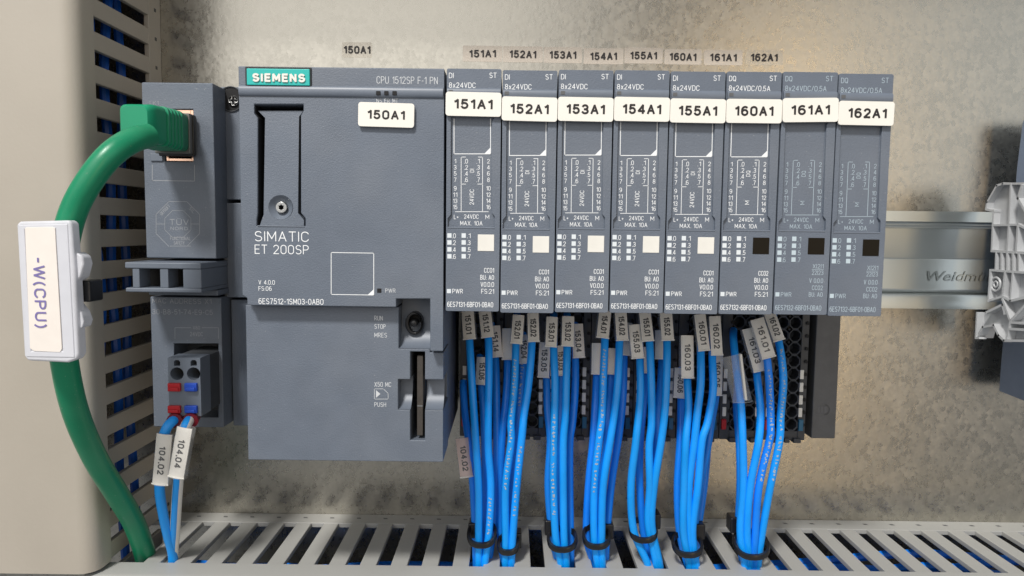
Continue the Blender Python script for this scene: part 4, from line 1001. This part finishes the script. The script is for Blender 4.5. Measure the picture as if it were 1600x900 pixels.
# ------------------------------------------------------------------ green network cable
gc = thing('network_cable', (-104, -43, 20), 'thick green network cable plugged into the adapter at left', 'network cable')
cpts = [P(232, 212, -70), P(205, 220, -76), P(172, 243, -81), P(140, 283, -83), P(115, 330, -83), P(101, 385, -83), P(95, 450, -83), P(96, 520, -82), P(105, 590, -79), P(122, 655, -73), P(150, 718, -64), P(182, 770, -54), P(207, 812, -45), P(222, 850, -38), P(229, 878, -33), P(231, 900, -30)]
MB().tube(spline(cpts, 7), 3.25, 20).build('sheath', GREEN, gc, smooth=True)
# moulded boot: stacked rings, square with rounded corners, leaving the socket towards the viewer
bc = Vector(((px0+px1)/2-.3, 0, (pz0+pz1)/2+.35))
def ringpts(cx, y, cz, w_, h_, rr): return [Vector((x, y, z)) for x, z in rrect(cx-w_/2, cx+w_/2, cz-h_/2, cz+h_/2, rr, 4)]
rows = []; prof = []
prof = [(-45.2, 10.4, 11.6), (-45.6, 11.0, 12.2), (-48.6, 11.2, 12.3)]
for k in range(5):
    y = -48.8-k*2.0
    prof += [(y-.1, 11.6-.12*k, 12.6-.12*k), (y-1.15, 11.6-.12*k, 12.6-.12*k), (y-1.3, 10.2-.12*k, 11.2-.12*k), (y-1.9, 10.2-.12*k, 11.2-.12*k)]
prof += [(-59.0, 10.6, 11.6), (-63.5, 10.2, 11.2), (-66.0, 9.2, 10.2), (-66.9, 7.8, 8.8)]
vs = []; nb = 20
for y, a_, h_ in prof: vs += ringpts(bc.x, y, bc.z, a_*.93, h_*.93, 1.6)
fs = [(i*nb+j, i*nb+(j+1) % nb, (i+1)*nb+(j+1) % nb, (i+1)*nb+j) for i in range(len(prof)-1) for j in range(nb)]+[tuple(range(nb)), tuple(range((len(prof)-1)*nb, len(prof)*nb))]
MB().add(vs, fs).build('boot', GREENP, gc, smooth=True)
MB().box(bc.x-5.3, bc.x+5.5, -45.4, -30, bc.z-6.3, bc.z+5.8).build('plug_shell', mat('plug_grey', (.16, .16, .15), .35, metal=.3), gc, bevel=.3)
MB().box(bc.x-5.0, bc.x+6.0, -43.6, -42.4, bc.z-6.9, bc.z+5.6).build('plug_latch', BLACK, gc, bevel=.3)

# ------------------------------------------------------------------ marker plate on the green cable
cm = thing('cable_marker', (-125, -88, -10), 'milky plastic label holder reading -W(CPU) on the green cable', 'cable label')
YK = -90.0
oc = xz([(25, 350), (30, 346), (108, 344), (112, 350), (117, 420), (124, 553), (120, 562), (105, 567), (42, 564), (37, 556)], YK)
ho = MB().plate(oc, (), YK, YK+3.4).build('holder', MILKY, cm, bevel=.9, seg=3)
fr = xz([(30, 352), (106, 350), (117, 558), (42, 557)], YK); fi = xz([(39, 358), (88, 357), (99, 549), (49, 549)], YK)
MB().plate(fr, [fi], YK-.2, YK+.3).build('rim', MILKY, ho, bevel=.18, seg=3)
ca = xz([(40, 357), (42, 355), (84, 354.5), (87, 357), (98, 544), (95, 550), (54, 548), (48, 544)], YK)
cd = MB().plate(ca, (), YK-.3, YK-.02).build('card', PAPER, cm, bevel=.08)
mb = MB(); A, B = P(62, 402, YK), P(66, 512, YK); ax = (B-A).normalized(); rt = Vector((-ax.z, 0, ax.x))
if rt.x < 0: rt = -rt
put_text(mb, '-W(CPU)', (A+B)/2+Vector((0, -.42, 0)), ax, rt, 2.9, (B-A).length, 'c', weight=.15); mb.build('lettering', INKP, cd, recalc=False)
for pts in ([(112, 396), (126, 394), (136, 400), (139, 412), (134, 432), (126, 440), (116, 440)], [(117, 470), (124, 474), (134, 486), (139, 500), (136, 510), (126, 513), (120, 510)]):
    MB().plate(xz(pts, YK+3), (), YK+1.0, YK+5).build('wing', MILKY, cm, bevel=.8, seg=3)
st = MB(); c = P(133, 454, -84); st.box(c.x-4.5, c.x+1.2, -87, -82, c.z-1.6, c.z+1.6)
st = st.build('tie_strap', BLACK, cm, bevel=.4)
c = P(138, 454, -84); MB().box(c.x-1.9, c.x+1.9, -86.5, -80.5, c.z-2.7, c.z+2.7).build('tie_head', BLACK, st, bevel=.5)

# ------------------------------------------------------------------ terminal block at the right edge
tb = thing('rail_terminal', (165, 0, -20), 'pale grey ribbed terminal block clipped on the rail at right', 'terminal block')
XT = 164.0
out_ = [(1540, 327), (1542, 316), (1557, 290), (1566, 287), (1600, 286), (1700, 286), (1700, 533), (1568, 533), (1560, 526), (1552, 510), (1534, 511), (1529, 528), (1524, 528), (1526, 489), (1546, 486), (1566, 478), (1563, 466), (1544, 470), (1547, 422), (1555, 422), (1556, 395), (1549, 392), (1552, 330)]
pt = [PXP(u, v, XT) for u, v in out_]
pl = MB().plate([(p.y, p.z) for p in pt], (), 0, 3.0)          # built in (y,z), turned below
for v in pl.v: v.xyz = (XT+2.2+v.y, v.x, v.z)
body = pl.build('side_plate', TERM, tb)
RB = [[(1540, 327), (1542, 316), (1557, 290), (1566, 287), (1700, 286)], [(1540, 327), (1553, 330)], [(1552, 329), (1549, 392)], [(1549, 392), (1640, 398)], [(1553, 352), (1590, 351), (1602, 357), (1640, 358)],
      [(1579, 288), (1576, 352)], [(1576, 352), (1573, 392)], [(1590, 352), (1587, 394)], [(1556, 395), (1555, 422)], [(1564, 397), (1564, 422)], [(1573, 397), (1573, 423)], [(1582, 398), (1582, 424)], [(1591, 398), (1591, 425)],
      [(1547, 422), (1640, 429)], [(1547, 422), (1544, 470)], [(1570, 424), (1566, 465)], [(1582, 426), (1578, 470)], [(1544, 470), (1566, 463)], [(1566, 463), (1578, 470), (1640, 456)],
      [(1541, 488), (1566, 476), (1569, 490)], [(1526, 489), (1524, 528)], [(1524, 528), (1529, 528)], [(1529, 522), (1535, 511), (1552, 508), (1560, 524), (1568, 532), (1640, 533)], [(1566, 468), (1578, 502), (1604, 474)],
      [(1578, 502), (1572, 531)], [(1580, 504), (1640, 508)], [(1578, 514), (1640, 518)], [(1596, 290), (1590, 310), (1604, 335)]]
proto = None
for i, path in enumerate(RB):
    mb = MB()
    for a_, b2 in zip(path[:-1], path[1:]):
        A, B = PXP(*a_, XT-.02*i), PXP(*b2, XT-.02*i); mb.bar(A, B, .70+.05*(i % 4), 2.6+.06*(i % 3), (-1, 0, 0))
    mb.build('rib', TERM, tb)
c = PXP(1556, 444, XT+.6)
mb = MB(); mb.tube([c+Vector((0, math.cos(t)*2.3, math.sin(t)*2.3)) for t in [2*math.pi*k/20 for k in range(21)]], .4, 6); mb.build('ring', TERM, tb, smooth=True)
mb = MB(); mb.tube([c+Vector((0, math.cos(t)*1.0, math.sin(t)*1.0)) for t in [2*math.pi*k/14 for k in range(15)]], .3, 6); mb.build('ring', TERM, tb, smooth=True)

dv = thing('rail_device', (172, 0, -10), 'blue grey device housing behind the ribbed terminal block', 'rail device')
XV = 178.0
po = [PXP(u, v, XV) for u, v in [(1597, 190), (1588, 262), (1576, 420), (1563, 570), (1560, 611), (1600, 627), (1606, 629), (1606, 178)]]
pl = MB().plate([(p.y, p.z) for p in po], (), 0, 22)
for v in pl.v: v.xyz = (XV+v.y, v.x, v.z)
pl.build('housing', DEVB, dv, bevel=.5)
